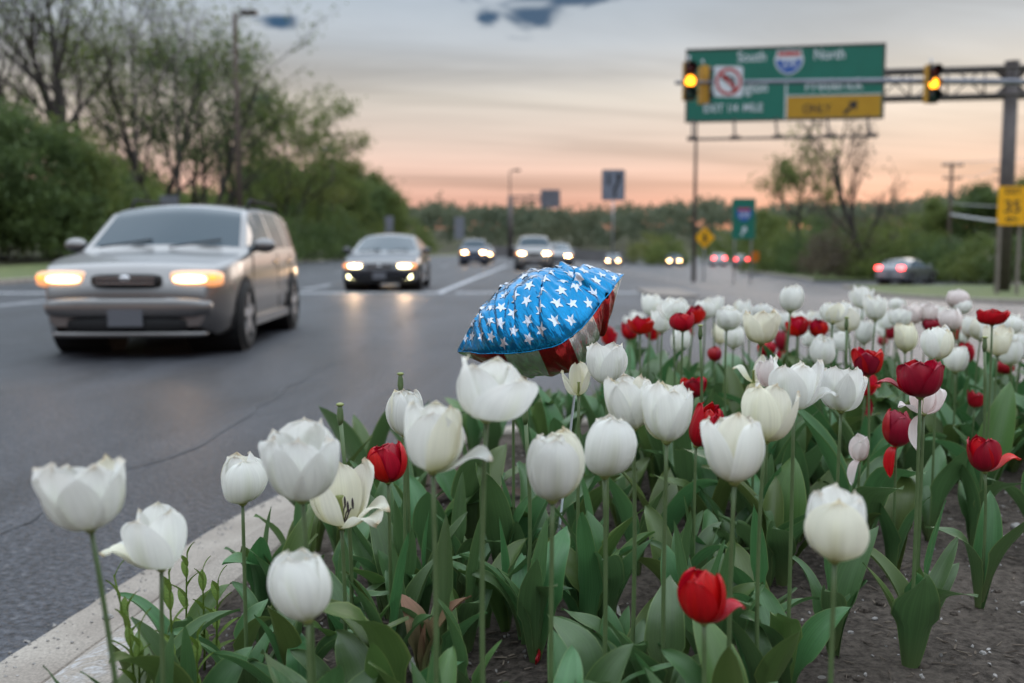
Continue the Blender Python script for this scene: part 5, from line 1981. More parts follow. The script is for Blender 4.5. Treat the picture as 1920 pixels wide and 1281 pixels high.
def tulip(px, py, w, h, colour, style, label=None, lean=(0, 0), tilt=(0, 0), group='tulips', real=None, leaves=4, spin=None, flops=(), missing=0, depth=None):
    """px,py,w,h: centre and size of the bloom in the photo; turned into a plant of real size standing in the bed"""
    real = 1.17 * real if real else 1.17 * {'open': 0.084, 'ragged': 0.062}.get(style, 0.068 if colour in ('white_petal', 'ivory_petal', 'pink_petal') else 0.060)
    d = depth or F_PX * real / w
    for _ in range(40):
        p = at(px, py + h * 0.46, d)
        bx, by = p.x + lean[0], p.y + lean[1]
        zb_ = bedz(bx, by)
        Hh = p.z - zb_
        if Hh > 0.60:
            d *= 1.02
        elif Hh < 0.27:
            d *= 0.98
        else:
            break
    real = w * d / F_PX
    t = thing('tulip', label or 'tulip', 'tulip', (bx, by, zb_), 0, group)
    head = p - Vector((bx, by, zb_))
    mid = Vector((head.x * 0.30 + rt.gauss(0, 0.008), head.y * 0.3, Hh * 0.55))
    pts = []
    for k in range(9):
        f = k / 8
        pts.append((1 - f) ** 2 * Vector((0, 0, -0.02)) + 2 * f * (1 - f) * mid + f * f * head)
    MB().tube(pts, [0.0040 - 0.0010 * k / 8 for k in range(9)], n=8).build('stem', M['stem'], t, True)
    tan = (pts[-1] - pts[-2]).normalized()
    sty = 'open' if style == 'open' else style
    # scale: unit half-width 1
    unit_w = {'open': 1.20, 'cup': 1.03, 'closed': 1.02, 'ragged': 1.3}[sty]
    sx = real / 2 / unit_w
    hz = {'open': 1.85, 'cup': 2.12, 'closed': 2.16, 'ragged': 1.9}[sty]
    szz = min(1.35 * sx, max(0.7 * sx, (h * d / F_PX) / hz))
    fl = child('flower', HEART_S if sty in ('open', 'ragged') else HEART, t)
    q = Vector((0, 0, 1)).rotation_difference((tan + Vector((tilt[0], tilt[1], 0))).normalized())
    fl.matrix_local = Matrix.Translation(head) @ q.to_matrix().to_4x4() @ Matrix.Diagonal((sx, sx, szz, 1))
    sp0 = rt.uniform(0, 6.28) if spin is None else spin
    mt = M[colour]
    for k in range(6):
        inn = k % 2 == 1
        if sty == 'ragged' and rt.random() < 0.18:
            continue
        if k < missing:
            continue
        kd = sty
        if sty == 'ragged':
            kd = rt.choice(['open', 'flop', 'open', 'cup', 'hang'])
        elif sty in ('cup', 'closed') and not inn and rt.random() < 0.22:
            kd = 'open' if sty == 'cup' else 'cup'
        an = sp0 + k * math.pi / 3 + rt.gauss(0, 0.07)
        for (fk, fa) in flops:
            if fk == k:
                kd, an = 'flop', fa
        m_ = mt
        if colour == 'white_petal' and rt.random() < 0.10:
            m_ = M['ivory_petal']
        if colour == 'red_petal' and rt.random() < 0.35:
            m_ = M['dark_red_petal']
        pe = child('petal', rt.choice(PET[(kd, inn)]), fl, m_)
        s_ = rt.uniform(0.94, 1.05) * (0.97 if inn else 1)
        pe.scale = (s_, s_, s_ * rt.uniform(0.95, 1.05) * (1.04 if inn else 1))
        pe.rotation_euler = (rt.gauss(0, 0.05), rt.gauss(0, 0.07) + (0.0 if sty != 'ragged' else rt.gauss(0, 0.2)), an)
    if sty == 'open':
        for k in range(6):
            an_o = child('stamen', ANTHER, fl)
            an_o.rotation_euler = (0, 0, k * math.pi / 3 + 0.3)
    add_leaves(t, leaves, rt.uniform(0.9, 1.15) * (0.85 + 0.5 * (Hh - 0.3)) * (1 + 0.32 * smooth(2.0, 2.9, by)))
    TUL.append((px, py, w, colour, t, label is None))
    return t


W_, I_, P_, R_, DR = 'white_petal', 'ivory_petal', 'pink_petal', 'red_petal', 'dark_red_petal'
CAMW = -math.pi / 2        # azimuth that faces the camera
HERO = [
    (170, 930, 160, 130, W_, 'open', 'wide open white tulip with dark stamens, leftmost of all the blooms', dict(lean=(0.035, 0.02), spin=0.2)),
    (303, 1010, 112, 120, W_, 'cup', 'white tulip with two narrow loose petals sticking out sideways, next to the leftmost open bloom', dict(flops=((2, math.pi), (3, math.pi + 0.3)))),
    (455, 900, 88, 94, W_, 'closed', 'smallish rounded white tulip standing alone in front of the kerb bend', {}),
    (567, 872, 145, 138, W_, 'cup', 'big white cup tulip in front of the road edge, tallest near the kerb', dict(real=0.087, lean=(0, 0.05))),
    (640, 925, 120, 130, I_, 'open', 'overblown cream tulip with drooping petals, tucked behind the big cup near the kerb', dict(flops=((0, -0.2), (1, -0.7)), real=0.09)),
    (577, 1102, 122, 132, W_, 'closed', 'white tulip low in front of the kerb with its bud tilted sideways', dict(tilt=(-0.18, 0.1))),
    (812, 826, 125, 125, W_, 'cup', 'white tulip with one petal flopping out to the right, above the dark withered patch', dict(flops=((0, -0.25),), real=0.074)),
    (760, 777, 74, 88, W_, 'closed', 'half hidden white tulip behind the one with the flopping petal', {}),
    (912, 735, 134, 112, W_, 'cup', 'broad white tulip right below the balloon blue side', dict(real=0.080)),
    (962, 708, 58, 72, W_, 'cup', 'white tulip peeking out behind the broad one below the balloon', dict(real=0.06)),
    (1036, 878, 108, 130, W_, 'closed', 'egg-shaped white tulip in the middle of the bed, in front of its near twin', dict(leaves=5)),
    (1133, 840, 100, 114, W_, 'closed', 'slightly tilted white tulip right beside the egg-shaped middle one', dict(tilt=(0.15, 0))),
    (1137, 682, 76, 80, W_, 'cup', 'white tulip at the lower right rim of the balloon stripes', {}),
    (1187, 757, 92, 104, W_, 'cup', 'white tulip half behind another one, left of the crooked red bloom', dict(tilt=(-0.1, 0.05))),
    (1250, 777, 95, 110, W_, 'cup', 'white tulip touching the crooked red bloom on its right', {}),
    (1085, 706, 54, 74, I_, 'ragged', 'ragged cream tulip under the balloon stripes', dict(depth=2.0)),
    (1377, 845, 116, 128, W_, 'closed', 'large white tulip with a faint brown spot, right of the middle of the bed', dict(real=0.074)),
    (1434, 780, 94, 104, W_, 'cup', 'white tulip leaning right, just behind the large spotted one', dict(tilt=(0.12, 0.05))),
    (1488, 725, 98, 94, W_, 'open', 'loose white tulip with a torn petal, in front of the pinkish ragged one', dict(real=0.075, flops=((0, -0.1),))),
    (1577, 731, 78, 86, W_, 'cup', 'clean upright white tulip on a long bare stem, left of the tall red one', dict(real=0.066)),
    (1565, 990, 122, 130, W_, 'cup', 'lone white tulip over bare soil, nearest bloom at lower right', dict(leaves=3)),
    (1732, 748, 72, 62, P_, 'ragged', 'fading pinkish white tulip directly behind the tall red one', {}),
    (728, 870, 74, 74, R_, 'closed', 'round red tulip between the overblown cream one and the flopping white one', dict(leaves=4)),
    (1305, 797, 62, 84, R_, 'closed', 'crooked red tulip behind the white pair in the middle', dict(tilt=(0.35, -0.2))),
    (1300, 728, 50, 38, R_, 'open', 'small flattened red tulip just above the crooked red one', dict(real=0.062)),
    (1725, 713, 80, 70, R_, 'cup', 'tall red tulip on a straight bare stem in front of a fading white one', dict(flops=((5, math.pi - 0.3),), real=0.066)),
    (1680, 806, 57, 68, DR, 'closed', 'dark red bud with one petal hanging down its stem', dict(leaves=3)),
    (1847, 854, 62, 66, R_, 'cup', 'red tulip with a petal curling right, alone over the bare soil', dict(flops=((0, -0.3),), leaves=3, real=0.060)),
    (1320, 1120, 88, 104, R_, 'closed', 'red tulip lowest in the picture, with a petal curling away', dict(flops=((1, 0.1),), real=0.062, leaves=4)),
    (1628, 682, 58, 48, R_, 'open', 'spiky open red tulip left of the tall red one', dict(real=0.066)),
    (1622, 722, 46, 44, R_, 'ragged', 'collapsing red tulip under the spiky open red one', {}),
    (1413, 690, 54, 60, I_, 'ragged', 'shrivelled cream tulip with one petal standing up', {}),
    (1440, 702, 56, 52, P_, 'ragged', 'pinkish ragged tulip between the shrivelled cream one and the loose white one', {}),
    (1612, 842, 46, 48, P_, 'ragged', 'small faded pink bloom low between the stems, right of the middle', dict(real=0.055)),
    (1540, 660, 48, 54, W_, 'closed', 'white tulip alone in mid bed, left of the spiky open red bloom', {}),
    (1427, 617, 68, 60, I_, 'open', 'wide open cream tulip in the back rows, above the shrivelled one', {}),
    (1482, 562, 46, 50, W_, 'closed', 'tallest white tulip of the back rows, its head alone against the road', {}),
    (1757, 646, 57, 62, W_, 'closed', 'large white tulip just above the tall red one', {}),
    (1791, 675, 46, 50, W_, 'closed', 'white tulip leaning just right of the tall red one', dict(tilt=(0.12, 0))),
    (1697, 634, 44, 56, I_, 'closed', 'cream tulip left of the large white one above the tall red bloom', {}),
    (1870, 637, 52, 62, I_, 'open', 'sagging cream tulip near the right edge of the back rows', dict(real=0.075)),
    (1860, 598, 54, 24, R_, 'open', 'red tulip topping the back rows below the grass slope', dict(real=0.07)),
    (1827, 750, 34, 30, DR, 'ragged', 'withered dark red bloom low near the right edge', dict(real=0.05)),
    (1272, 640, 38, 46, W_, 'closed', 'small white tulip in mid bed, nearest right of the balloon among the far rows', {}),
    (1340, 665, 28, 28, DR, 'closed', 'tiny dark red bud on its own in mid bed below the back rows', dict(real=0.045)),
    (1241, 602, 42, 46, W_, 'cup', 'white tulip in front of the left end cluster of the back rows', {}),
]
for px, py, w, h, c_, sty, lab, kw in HERO:
    tulip(px, py, w, h, c_, sty, lab, **kw)

FAR = [  # the crowded back rows
    (1220, 572, 36, 38, W_), (1233, 578, 34, 34, W_), (1262, 582, 44, 38, W_), (1280, 588, 34, 32, W_), (1192, 597, 22, 26, W_), (1178, 606, 18, 24, W_),
    (1200, 610, 38, 36, R_), (1180, 622, 30, 34, R_), (1280, 605, 44, 36, R_), (1300, 592, 34, 36, R_), (1222, 622, 26, 34, R_), (1140, 628, 26, 44, R_), (1290, 625, 24, 24, DR),
    (1322, 582, 36, 36, W_), (1338, 574, 34, 38, W_), (1362, 598, 46, 44, W_), (1392, 584, 34, 40, W_), (1350, 625, 26, 44, I_), (1375, 632, 38, 46, W_), (1428, 588, 40, 34, W_), (1446, 598, 34, 36, W_), (1405, 600, 36, 34, W_),
    (1466, 640, 26, 40, DR), (1440, 655, 34, 30, R_), (1466, 668, 20, 28, R_), (1495, 614, 34, 36, R_), (1532, 617, 34, 34, R_), (1476, 618, 22, 28, DR),
    (1497, 600, 34, 30, W_), (1526, 598, 30, 28, W_), (1475, 604, 32, 36, W_), (1515, 634, 30, 30, W_), (1561, 588, 46, 40, W_), (1590, 598, 42, 52, W_), (1617, 558, 34, 42, W_), (1641, 579, 40, 48, W_),
    (1620, 625, 34, 44, W_), (1582, 638, 34, 40, W_), (1605, 590, 30, 30, W_), (1660, 600, 32, 34, W_), (1682, 574, 30, 26, W_), (1685, 597, 38, 36, W_), (1655, 618, 26, 30, W_), (1712, 590, 36, 40, P_), (1738, 590, 36, 38, P_),
    (1745, 610, 32, 28, DR), (1668, 625, 24, 24, R_), (1655, 640, 18, 20, R_), (1780, 625, 32, 36, R_), (1812, 662, 28, 38, R_), (1905, 628, 26, 26, DR),
    (1785, 602, 40, 42, P_), (1795, 563, 38, 34, P_), (1800, 577, 38, 28, W_), (1815, 614, 34, 40, W_), (1838, 620, 40, 40, W_), (1763, 590, 28, 28, W_), (1852, 616, 34, 34, W_), (1895, 612, 42, 34, W_), (1895, 662, 42, 50, W_), (1912, 650, 40, 50, W_),
    (1800, 632, 30, 30, W_), (1880, 690, 30, 26, R_), (1892, 606, 36, 30, W_), (1918, 618, 34, 34, W_), (1560, 606, 36, 36, W_),
]
for i, (px, py, w, h, c_) in enumerate(FAR):
    tulip(px, py, w * 1.04, h, c_, 'closed' if c_ in (DR,) or rt.random() < 0.55 else 'cup', None, leaves=3, lean=(rt.gauss(0, 0.015), rt.gauss(0, 0.02)), tilt=(rt.gauss(0, 0.07), rt.gauss(0, 0.07)), group='tulips of the back rows')
# extra plants just past the right picture edge, so the bed goes on
for px, py, w, c_ in ((1975, 640, 46, W_), (1960, 700, 52, R_), (2010, 610, 40, W_), (2060, 660, 46, W_), (2030, 590, 38, R_), (2120, 620, 42, W_), (2090, 575, 36, W_)):
    tulip(px, py, w, w * 1.08, c_, 'cup', 'tulip in the bed just beyond the right edge of the picture', leaves=3, group='tulips beyond the picture edge')
ORD = 'first second third fourth fifth sixth seventh eighth ninth tenth eleventh twelfth thirteenth fourteenth fifteenth sixteenth seventeenth eighteenth nineteenth twentieth twenty-first twenty-second twenty-third twenty-fourth twenty-fifth twenty-sixth twenty-seventh twenty-eighth twenty-ninth thirtieth'.split()
KW = {W_: 'white', I_: 'cream', P_: 'pinkish white', R_: 'red', DR: 'dark red'}
for c_, word in KW.items():
    a = sorted([r for r in TUL if r[5] and r[3] == c_ and r[0] < 1550], key=lambda r: r[0])
    b = sorted([r for r in TUL if r[5] and r[3] == c_ and r[0] >= 1550], key=lambda r: -r[0])
    for i, r_ in enumerate(a):
        r_[4]['label'] = f'{word} tulip in the crowded back rows, {ORD[i]} {word} one right of the balloon'
    for i, r_ in enumerate(b):
        r_[4]['label'] = f'{word} tulip in the crowded back rows, {ORD[i]} {word} one from the right edge'

# stalks whose petals have dropped, bare seed pods on top
for px, py, d, lab in ((638, 790, 1.75, 'bare tulip stalk with a green seed pod, sticking up behind the big white cup'), (751, 728, 2.05, 'bare tulip stalk with a seed pod above the half hidden white tulip'),
                       (1313, 632, 2.6, 'bare pale tulip stalk standing before the far rows, right of the small white tulip'), (1846, 655, 2.5, 'bare tulip stalk with seed pod near the right edge of the back rows'),
                       (1587, 615, 2.9, 'bare tulip stalk among the far white tulips above the lone mid-bed one'), (985, 790, 1.9, 'bare tulip stalk between the broad white tulip and the egg-shaped one')):
    p = at(px, py, d)
    bx, by = p.x + rt.gauss(0, 0.02), p.y + 0.02
    zb_ = bedz(bx, by)
    t = thing('tulip_stalk', lab, 'flower stalk', (bx, by, zb_), 0, 'bare tulip stalks')
    head = p - Vector((bx, by, zb_))
    pts = [Vector((0, 0, -0.02)).lerp(head, k / 6) + Vector((0.012 * math.sin(k / 6 * 3.1), 0, 0)) for k in range(7)]
    MB().tube(pts, 0.0038, n=8).build('stem', M['stem'], t, True)
    pod = MB().tube([head - Vector((0, 0, 0.006)), head + Vector((0, 0, 0.006)), head + Vector((0, 0, 0.022)), head + Vector((0, 0, 0.028))], [0.004, 0.0065, 0.005, 0.004], n=8).build('seed_pod', M['stem'], t, True)
    MB().ellipsoid(head + Vector((0, 0, 0.030)), (0.0075, 0.0075, 0.0035), 9, 5).build('stigma', M['pistil'], pod, True)
    add_leaves(t, 3, 0.95)

# plants in leaf only
BARE = [(1400, 1500), (1440, 1290), (1500, 1120), (1585, 1010), (1700, 930), (1930, 880), (2600, 900), (2600, 3600), (1250, 3600)]
taken = [(r[4].location.x, r[4].location.y) for r in TUL]
n_leafy = 0


def short(lab):
    w = lab.split(',')[0]
    for sep in (' on a ', ' in front of', ' standing', ' with its', ' at the ', ' behind', ' near ', ' in the ', ' under ', ' directly', ' on its'):
        if len(w.split()) > 10 and sep in w:
            w = w.split(sep)[0]
    return w if 4 <= len(w.split()) <= 10 else None


REF = [(r[4].location.x, r[4].location.y, short(r[4]['label'])) for r in TUL if not r[5] and r[4]['group'] == 'tulips']
REF = [r for r in REF if r[2]]


def leafy_label(X, Y):
    if Y > 3.0:
        return 'leafy bloomless plant among the crowded back rows of tulips'
    x, y, s_ = min(REF, key=lambda r: (r[0] - X) ** 2 + (r[1] - Y) ** 2)
    dx_, dy_ = X - x, Y - y
    rel = ('left of' if dx_ < 0 else 'right of') if abs(dx_) > abs(dy_) else ('behind' if dy_ > 0 else 'before')
    return f'leafy bloomless plant {rel} the {s_}'


for (y0, y1, st_, pr_k) in ((1.20, 2.2, 0.142, 0.86), (2.2, 3.3, 0.160, 0.88), (3.3, 4.8, 0.21, 0.90)):
    y = y0
    while y < y1:
        x = -0.95
        while x < min(2.9, 0.62 * y + 0.25):
            X, Y = x + rt.uniform(-0.06, 0.06), y + rt.uniform(-0.06, 0.06)
            x += st_
            if abs(X) > 0.56 * Y + 0.22 or edge_dist(X, Y) < 0.07 or rt.random() > pr_k:
                continue
            zz = bedz(X, Y)
            qx, qy = to_px((X, Y, zz + 0.03))
            if inside(qx, qy, BARE):
                continue
            if qx < 470 and qy > 900 and rt.random() < 0.40:
                continue
            if abs(qx - 880) < 95 and abs(qy - 925) < 70:
                continue
            t = thing('leafy_tulip', leafy_label(X, Y), 'plant', (X, Y, zz), 0, 'leaf-only tulip plants')
            add_leaves(t, rt.choice([3, 3, 4]) if Y < 3.3 else 3, rt.uniform(0.76, 1.05) * (1 + 0.40 * smooth(1.9, 2.8, Y)), warm=0.25)
            n_leafy += 1
        y += st_
print('leafy plants', n_leafy, 'tulips', len(TUL))


# ------------------------------------------------------------------ balloon
def balloon():
    d = 2.2
    c = at(1012, 588, d)
    cp, sp_ = math.cos(PITCH), math.sin(PITCH)
    Rr, Uu, Bb = Vector((1, 0, 0)), Vector((0, sp_, cp)), Vector((0, -cp, sp_))
    a = math.atan2(145, 310)
    ch = Rr * math.cos(a) + Uu * math.sin(a)
    upp = -Rr * math.sin(a) + Uu * math.cos(a)
    n = (upp * math.cos(R(14)) + Bb * math.sin(R(14))).normalized()
    yv = n.cross(ch)
    m = Matrix(((ch.x, yv.x, n.x, c.x), (ch.y, yv.y, n.y, c.y), (ch.z, yv.z, n.z, c.z), (0, 0, 0, 1)))
    t = thing('foil_balloon', 'shiny foil balloon, white stars on blue above red and white stripes, among the tulips', 'balloon')
    t.matrix_world = m
    Rb, Tt = 0.165, 0.132
    XM = 0.202
    rng = random.Random(4)
    creases = [(rng.uniform(0, 2 * math.pi), rng.uniform(0.016, 0.07), rng.uniform(0.3, 0.95), rng.uniform(0.35, 1.1)) for _ in range(46)]

    def rim(th):
        a_, b_ = Rb * math.cos(th) ** 2 / XM ** 2, abs(math.sin(th))
        r0 = (-b_ + math.sqrt(b_ * b_ + 4 * a_ * Rb)) / (2 * a_) if a_ > 1e-4 else Rb
        return r0 * (1 + 0.014 * math.cos(5 * th + 0.7) + 0.006 * math.sin(11 * th))

    def sag(y):
        return -0.036 * (min(y, 0.0) / Rb) ** 2

    def surf(th, ro, sgn):
        z = (0.090 if sgn > 0 else Tt) * (1 - ro ** 2.3) ** 0.60 * max(0.02, 1 - (rim(th) * ro * math.cos(th) / (XM * 1.03)) ** 2) ** 0.55
        f = 0.0
        for (t0, w, ln, dp) in creases:
            dt = (th - t0 + math.pi) % (2 * math.pi) - math.pi
            if abs(dt) < w * 4:
                k = smooth(1 - ln, 1.0, ro)
                f += dp * k * (math.exp(-(dt / w) ** 2) - 0.55 * math.exp(-((abs(dt) - 1.8 * w) / w) ** 2)) * (1 - 0.5 * ro)
        z = z - 0.0065 * f
        z += 0.006 * mnoise.noise((math.cos(th) * ro * 4.5, math.sin(th) * ro * 4.5, sgn * 3.0)) * (1 - ro ** 6)
        for (x0, sl, w, dp) in ((-0.075, 0.30, 0.0045, 1.0), (-0.125, 0.22, 0.004, 0.8), (-0.015, 0.42, 0.005, 0.55), (0.062, 0.55, 0.006, 1.0), (0.118, 0.50, 0.005, 0.8), (0.085, -0.25, 0.005, 0.6)):
            xx = rim(th) * ro * math.cos(th) - x0 - sl * rim(th) * ro * math.sin(th)
            if abs(xx) < w * 7:
                z += 0.0105 * dp * (math.exp(-(xx / w) ** 2) * -1.0 + 0.8 * math.exp(-((xx - 2.6 * w) / (1.6 * w)) ** 2)) * smooth(0.15, 0.5, ro) * (1 - ro ** 5)
        # a soft fold across the blue side
        z += 0.007 * math.sin(9 * ro * math.cos(th) + 1.0) * (1 - ro ** 2) * smooth(0.1, 0.9, ro)
        r_ = rim(th) * ro * (1 - 0.004 * abs(math.sin(21 * th)) * smooth(0.8, 1.0, ro))
        return Vector((r_ * math.cos(th), r_ * math.sin(th), sgn * max(z, 0.0006) + sag(r_ * math.sin(th))))
    nt, nr_ = 300, 36

    def half(sgn):
        V, Fc = [], []
        for j in range(nr_ + 1):
            ro = math.sin(math.pi / 2 * j / nr_) ** 0.9 if j else 0.0
            for i in range(nt):
                V.append(surf(2 * math.pi * i / nt, ro, sgn))
        for j in range(nr_):
            for i in range(nt):
                i2 = (i + 1) % nt
                f = (j * nt + i, j * nt + i2, (j + 1) * nt + i2, (j + 1) * nt + i)
                Fc.append(f if sgn < 0 else tuple(reversed(f)))
        return V, Fc

    def foil(name, c1, c2=None, rough=0.16):
        m_, ntree, N, L, b = new_mat(name)
        tc = N.new('ShaderNodeTexCoord')
        b.inputs['Metallic'].default_value = 0.92
        b.inputs['Roughness'].default_value = rough
        b.inputs['Coat Weight'].default_value = 0.55
        b.inputs['Coat Roughness'].default_value = 0.06
        b.inputs['Base Color'].default_value = (*c1, 1)
        if c2:
            spx = N.new('ShaderNodeSeparateXYZ')
            L.new(tc.outputs['Object'], spx.inputs[0])
            mu = N.new('ShaderNodeMath')
            mu.operation = 'MULTIPLY_ADD'
            mu.inputs[1].default_value = 7.4
            mu.inputs[2].default_value = 0.3
            L.new(spx.outputs[0], mu.inputs[0])
            fr = N.new('ShaderNodeMath')
            fr.operation = 'FRACT'
            L.new(mu.outputs[0], fr.inputs[0])
            gt = N.new('ShaderNodeMath')
            gt.operation = 'GREATER_THAN'
            gt.inputs[1].default_value = 0.5
            L.new(fr.outputs[0], gt.inputs[0])
            mx_ = N.new('ShaderNodeMixRGB')
            L.new(gt.outputs[0], mx_.inputs[0])
            mx_.inputs[1].default_value = (*c1, 1)
            mx_.inputs[2].default_value = (*c2, 1)
            L.new(mx_.outputs[0], b.inputs['Base Color'])
        w = N.new('ShaderNodeTexNoise')
        w.inputs['Scale'].default_value = 16
        w.inputs['Detail'].default_value = 3
        mp = N.new('ShaderNodeMapping')
        mp.inputs['Scale'].default_value = (3.5, 1, 1)
        mp.inputs['Rotation'].default_value = (0, 0, 0.6)
        L.new(tc.outputs['Object'], mp.inputs[0])
        L.new(mp.outputs[0], w.inputs['Vector'])
        bp = N.new('ShaderNodeBump')
        bp.inputs['Strength'].default_value = 0.55
        bp.inputs['Distance'].default_value = 0.012
        L.new(w.outputs[0], bp.inputs['Height'])
        L.new(bp.outputs[0], b.inputs['Normal'])
        return m_
    blue = foil('blue_foil', (0.0, 0.150, 0.33), None, 0.10)
    strp = foil('striped_foil', (0.55, 0.02, 0.03), (0.86, 0.86, 0.88), 0.25)
    starm = foil('star_foil', (0.44, 0.47, 0.53), None, 0.35)
    blue.node_tree.nodes['Principled BSDF'].inputs['Coat Weight'].default_value = 0.22
    V, Fc = half(1)
    bo = link_mesh('blue_side', V, Fc, blue, t)
    V, Fc = half(-1)
    link_mesh('striped_side', V, Fc, strp, t)
    V, Fc = [], []
    for i in range(nt):
        th = 2 * math.pi * i / nt
        r0 = rim(th) * (1 - 0.004 * abs(math.sin(21 * th)))
        r1 = r0 + 0.0015
        wv = 0.0006 * math.sin(17 * th)
        sg_ = sag(r0 * math.sin(th))
        wv += sg_
        V += [Vector((r0 * 0.985 * math.cos(th), r0 * 0.985 * math.sin(th), 0.0008 + sg_)), Vector((r1 * math.cos(th), r1 * math.sin(th), wv + 0.0008)),
              Vector((r1 * math.cos(th), r1 * math.sin(th), wv - 0.0008)), Vector((r0 * 0.985 * math.cos(th), r0 * 0.985 * math.sin(th), -0.0008 + sg_))]
    for i in range(nt):
        j = (i + 1) % nt
        for c_ in range(3):
            Fc.append((4 * i + c_, 4 * j + c_, 4 * j + c_ + 1, 4 * i + c_ + 1))
    link_mesh('seam', V, Fc, blue, t)
    # printed stars: thin foil shapes lying on the blue side
    sp0 = 0.0375
    tab, acc, pr_, pz_ = [(0.0, 0.0)], 0.0, 0.0, 0.090
    for k in range(1, 201):
        ro = k / 200
        z_ = 0.090 * (1 - ro ** 2.3) ** 0.60
        acc += math.hypot(Rb * (ro - pr_), z_ - pz_)
        pr_, pz_ = ro, z_
        tab.append((acc, ro))

    def flat_to_ro(f):
        return interp(tab, f)
    for gy_ in range(-8, 9):
        for gx_ in range(-8, 9):
            cx_ = (gx_ + 0.5 * (gy_ % 2)) * sp0 + rng.gauss(0, 0.0015)
            cy_ = gy_ * sp0 * 0.88 + rng.gauss(0, 0.0015)
            th0 = math.atan2(cy_, cx_)
            if math.hypot(cx_, cy_) > rim(th0) / Rb * (acc - 0.019):
                continue
            rot = rng.uniform(-0.3, 0.3) + 0.5
            V, Fc = [], []
            rings = 4

            def onto(x, y):
                th = math.atan2(y, x)
                ro = min(0.992, flat_to_ro(math.hypot(x, y) * Rb / rim(th)))
                p = surf(th, ro, 1)
                q_ = p - Vector((0, 0, sag(p.y)))
                return p + Vector((0, 0, 0.0006)) + q_.normalized() * 0.0006
            V.append(onto(cx_, cy_))
            for k in range(1, rings + 1):
                for i in range(20):
                    a_ = rot + 2 * math.pi * i / 20
                    ro_ = 0.0138 if i % 4 == 0 else (0.0058 if i % 4 == 2 else 0.0083)
                    V.append(onto(cx_ + ro_ * k / rings * math.cos(a_), cy_ + ro_ * k / rings * math.sin(a_)))
            for i in range(20):
                j = (i + 1) % 20
                Fc.append((0, 1 + i, 1 + j))
                for k in range(rings - 1):
                    a0, b0 = 1 + k * 20, 1 + (k + 1) * 20
                    Fc.append((a0 + i, b0 + i, b0 + j, a0 + j))
            link_mesh('star', V, Fc, starm, bo)
    # tail and stick down into the bed
    mi = m.inverted()
    foot = Vector((c.x + 0.03, c.y + 0.05, 0))
    foot.z = bedz(foot.x, foot.y) - 0.03
    tailw = m @ Vector((0.05, 0.02, -Tt * 0.9))
    pts = [mi @ tailw.lerp(foot, k / 6) for k in range(7)]
    MB().tube(pts, 0.0028, n=6).build('stick', M['sign_white'], t, True)


balloon()

# ------------------------------------------------------------------ small things on the soil and kerb
M['pebble'] = mat('pebble', (0.17, 0.16, 0.15), (0.34, 0.32, 0.30), rough=0.8, scale=9, lo=0.4, hi=0.6)
M['chip'] = mat('chip', (0.055, 0.040, 0.030), (0.15, 0.12, 0.09), rough=0.95, scale=12)
rp = random.Random(31)
mb = MB()
n = 0
while n < 1500:
    Y = 1.3 + 3.2 * rp.random() ** 1.4
    X = rp.uniform(-0.9, 0.60 * Y + 0.2)
    if edge_dist(X, Y) < 0.01:
        continue
    s_ = rp.uniform(0.0018, 0.0058) * (1.5 if rp.random() < 0.08 else 1)
    ex = Euler((rp.uniform(0, 6), rp.uniform(0, 6), rp.uniform(0, 6))).to_matrix()
    b = len(mb.v)
    k1, k2 = rp.uniform(0.6, 1.0), rp.uniform(0.45, 0.8)
    for p in ((1, 0, 0), (-1, 0, 0), (0, 1, 0), (0, -1, 0), (0, 0, 1), (0, 0, -1), (0.65, 0.65, 0.4), (-0.65, -0.6, 0.4), (0.6, -0.6, -0.4), (-0.6, 0.65, -0.3)):
        q = ex @ Vector((p[0] * s_, p[1] * s_ * k1, p[2] * s_ * k2))
        mb.v.append(q + Vector((X, Y, bedz(X, Y) + s_ * 0.35)))
    bm = bmesh.new()
    vv = [bm.verts.new(v) for v in mb.v[b:]]
    r_ = bmesh.ops.convex_hull(bm, input=vv)
    bm.verts.index_update()
    for f in bm.faces:
        mb.f.append(tuple(b + v.index for v in f.verts))
    bm.free()
    n += 1
o = mb.build('gravel', M['pebble'], None, False, 'stuff')
o['label'] = 'fine pale gravel scattered over the dark soil'
mb = MB()
for _ in range(420):
    Y = 1.3 + 3.0 * rp.random() ** 1.4
    X = rp.uniform(-0.9, 0.60 * Y + 0.2)
    if edge_dist(X, Y) < 0.03:
        continue
    s_ = rp.uniform(0.005, 0.016)
    sd_ = rp.uniform(0, 90)
    mb.ellipsoid((X, Y, bedz(X, Y) + s_ * 0.1), (s_, s_ * rp.uniform(0.6, 1), s_ * 0.6), 7, 5, lambda q: q * (1 + 0.5 * mnoise.noise(q * 1.8 + Vector((sd_, 0, 0)))))
o = mb.build('soil_clods', M['soil'], None, True, 'stuff')
o['label'] = 'crumbly clods of dark earth between the plants'
mb = MB()
for _ in range(2600):
    Y = 1.25 + 3.2 * rp.random() ** 1.4
    X = rp.uniform(-0.9, 0.60 * Y + 0.2)
    if edge_dist(X, Y) < 0.02:
        continue
    ln, w = rp.uniform(0.006, 0.028), rp.uniform(0.0012, 0.004)
    mb.box((X, Y, bedz(X, Y) + 0.003), (ln, w, 0.0014), (rp.gauss(0, 0.25), rp.gauss(0, 0.25), rp.uniform(0, 3.14)))
o = mb.build('mulch', M['chip'], None, False, 'stuff')
o['label'] = 'brown mulch chips and dry bits over the soil'


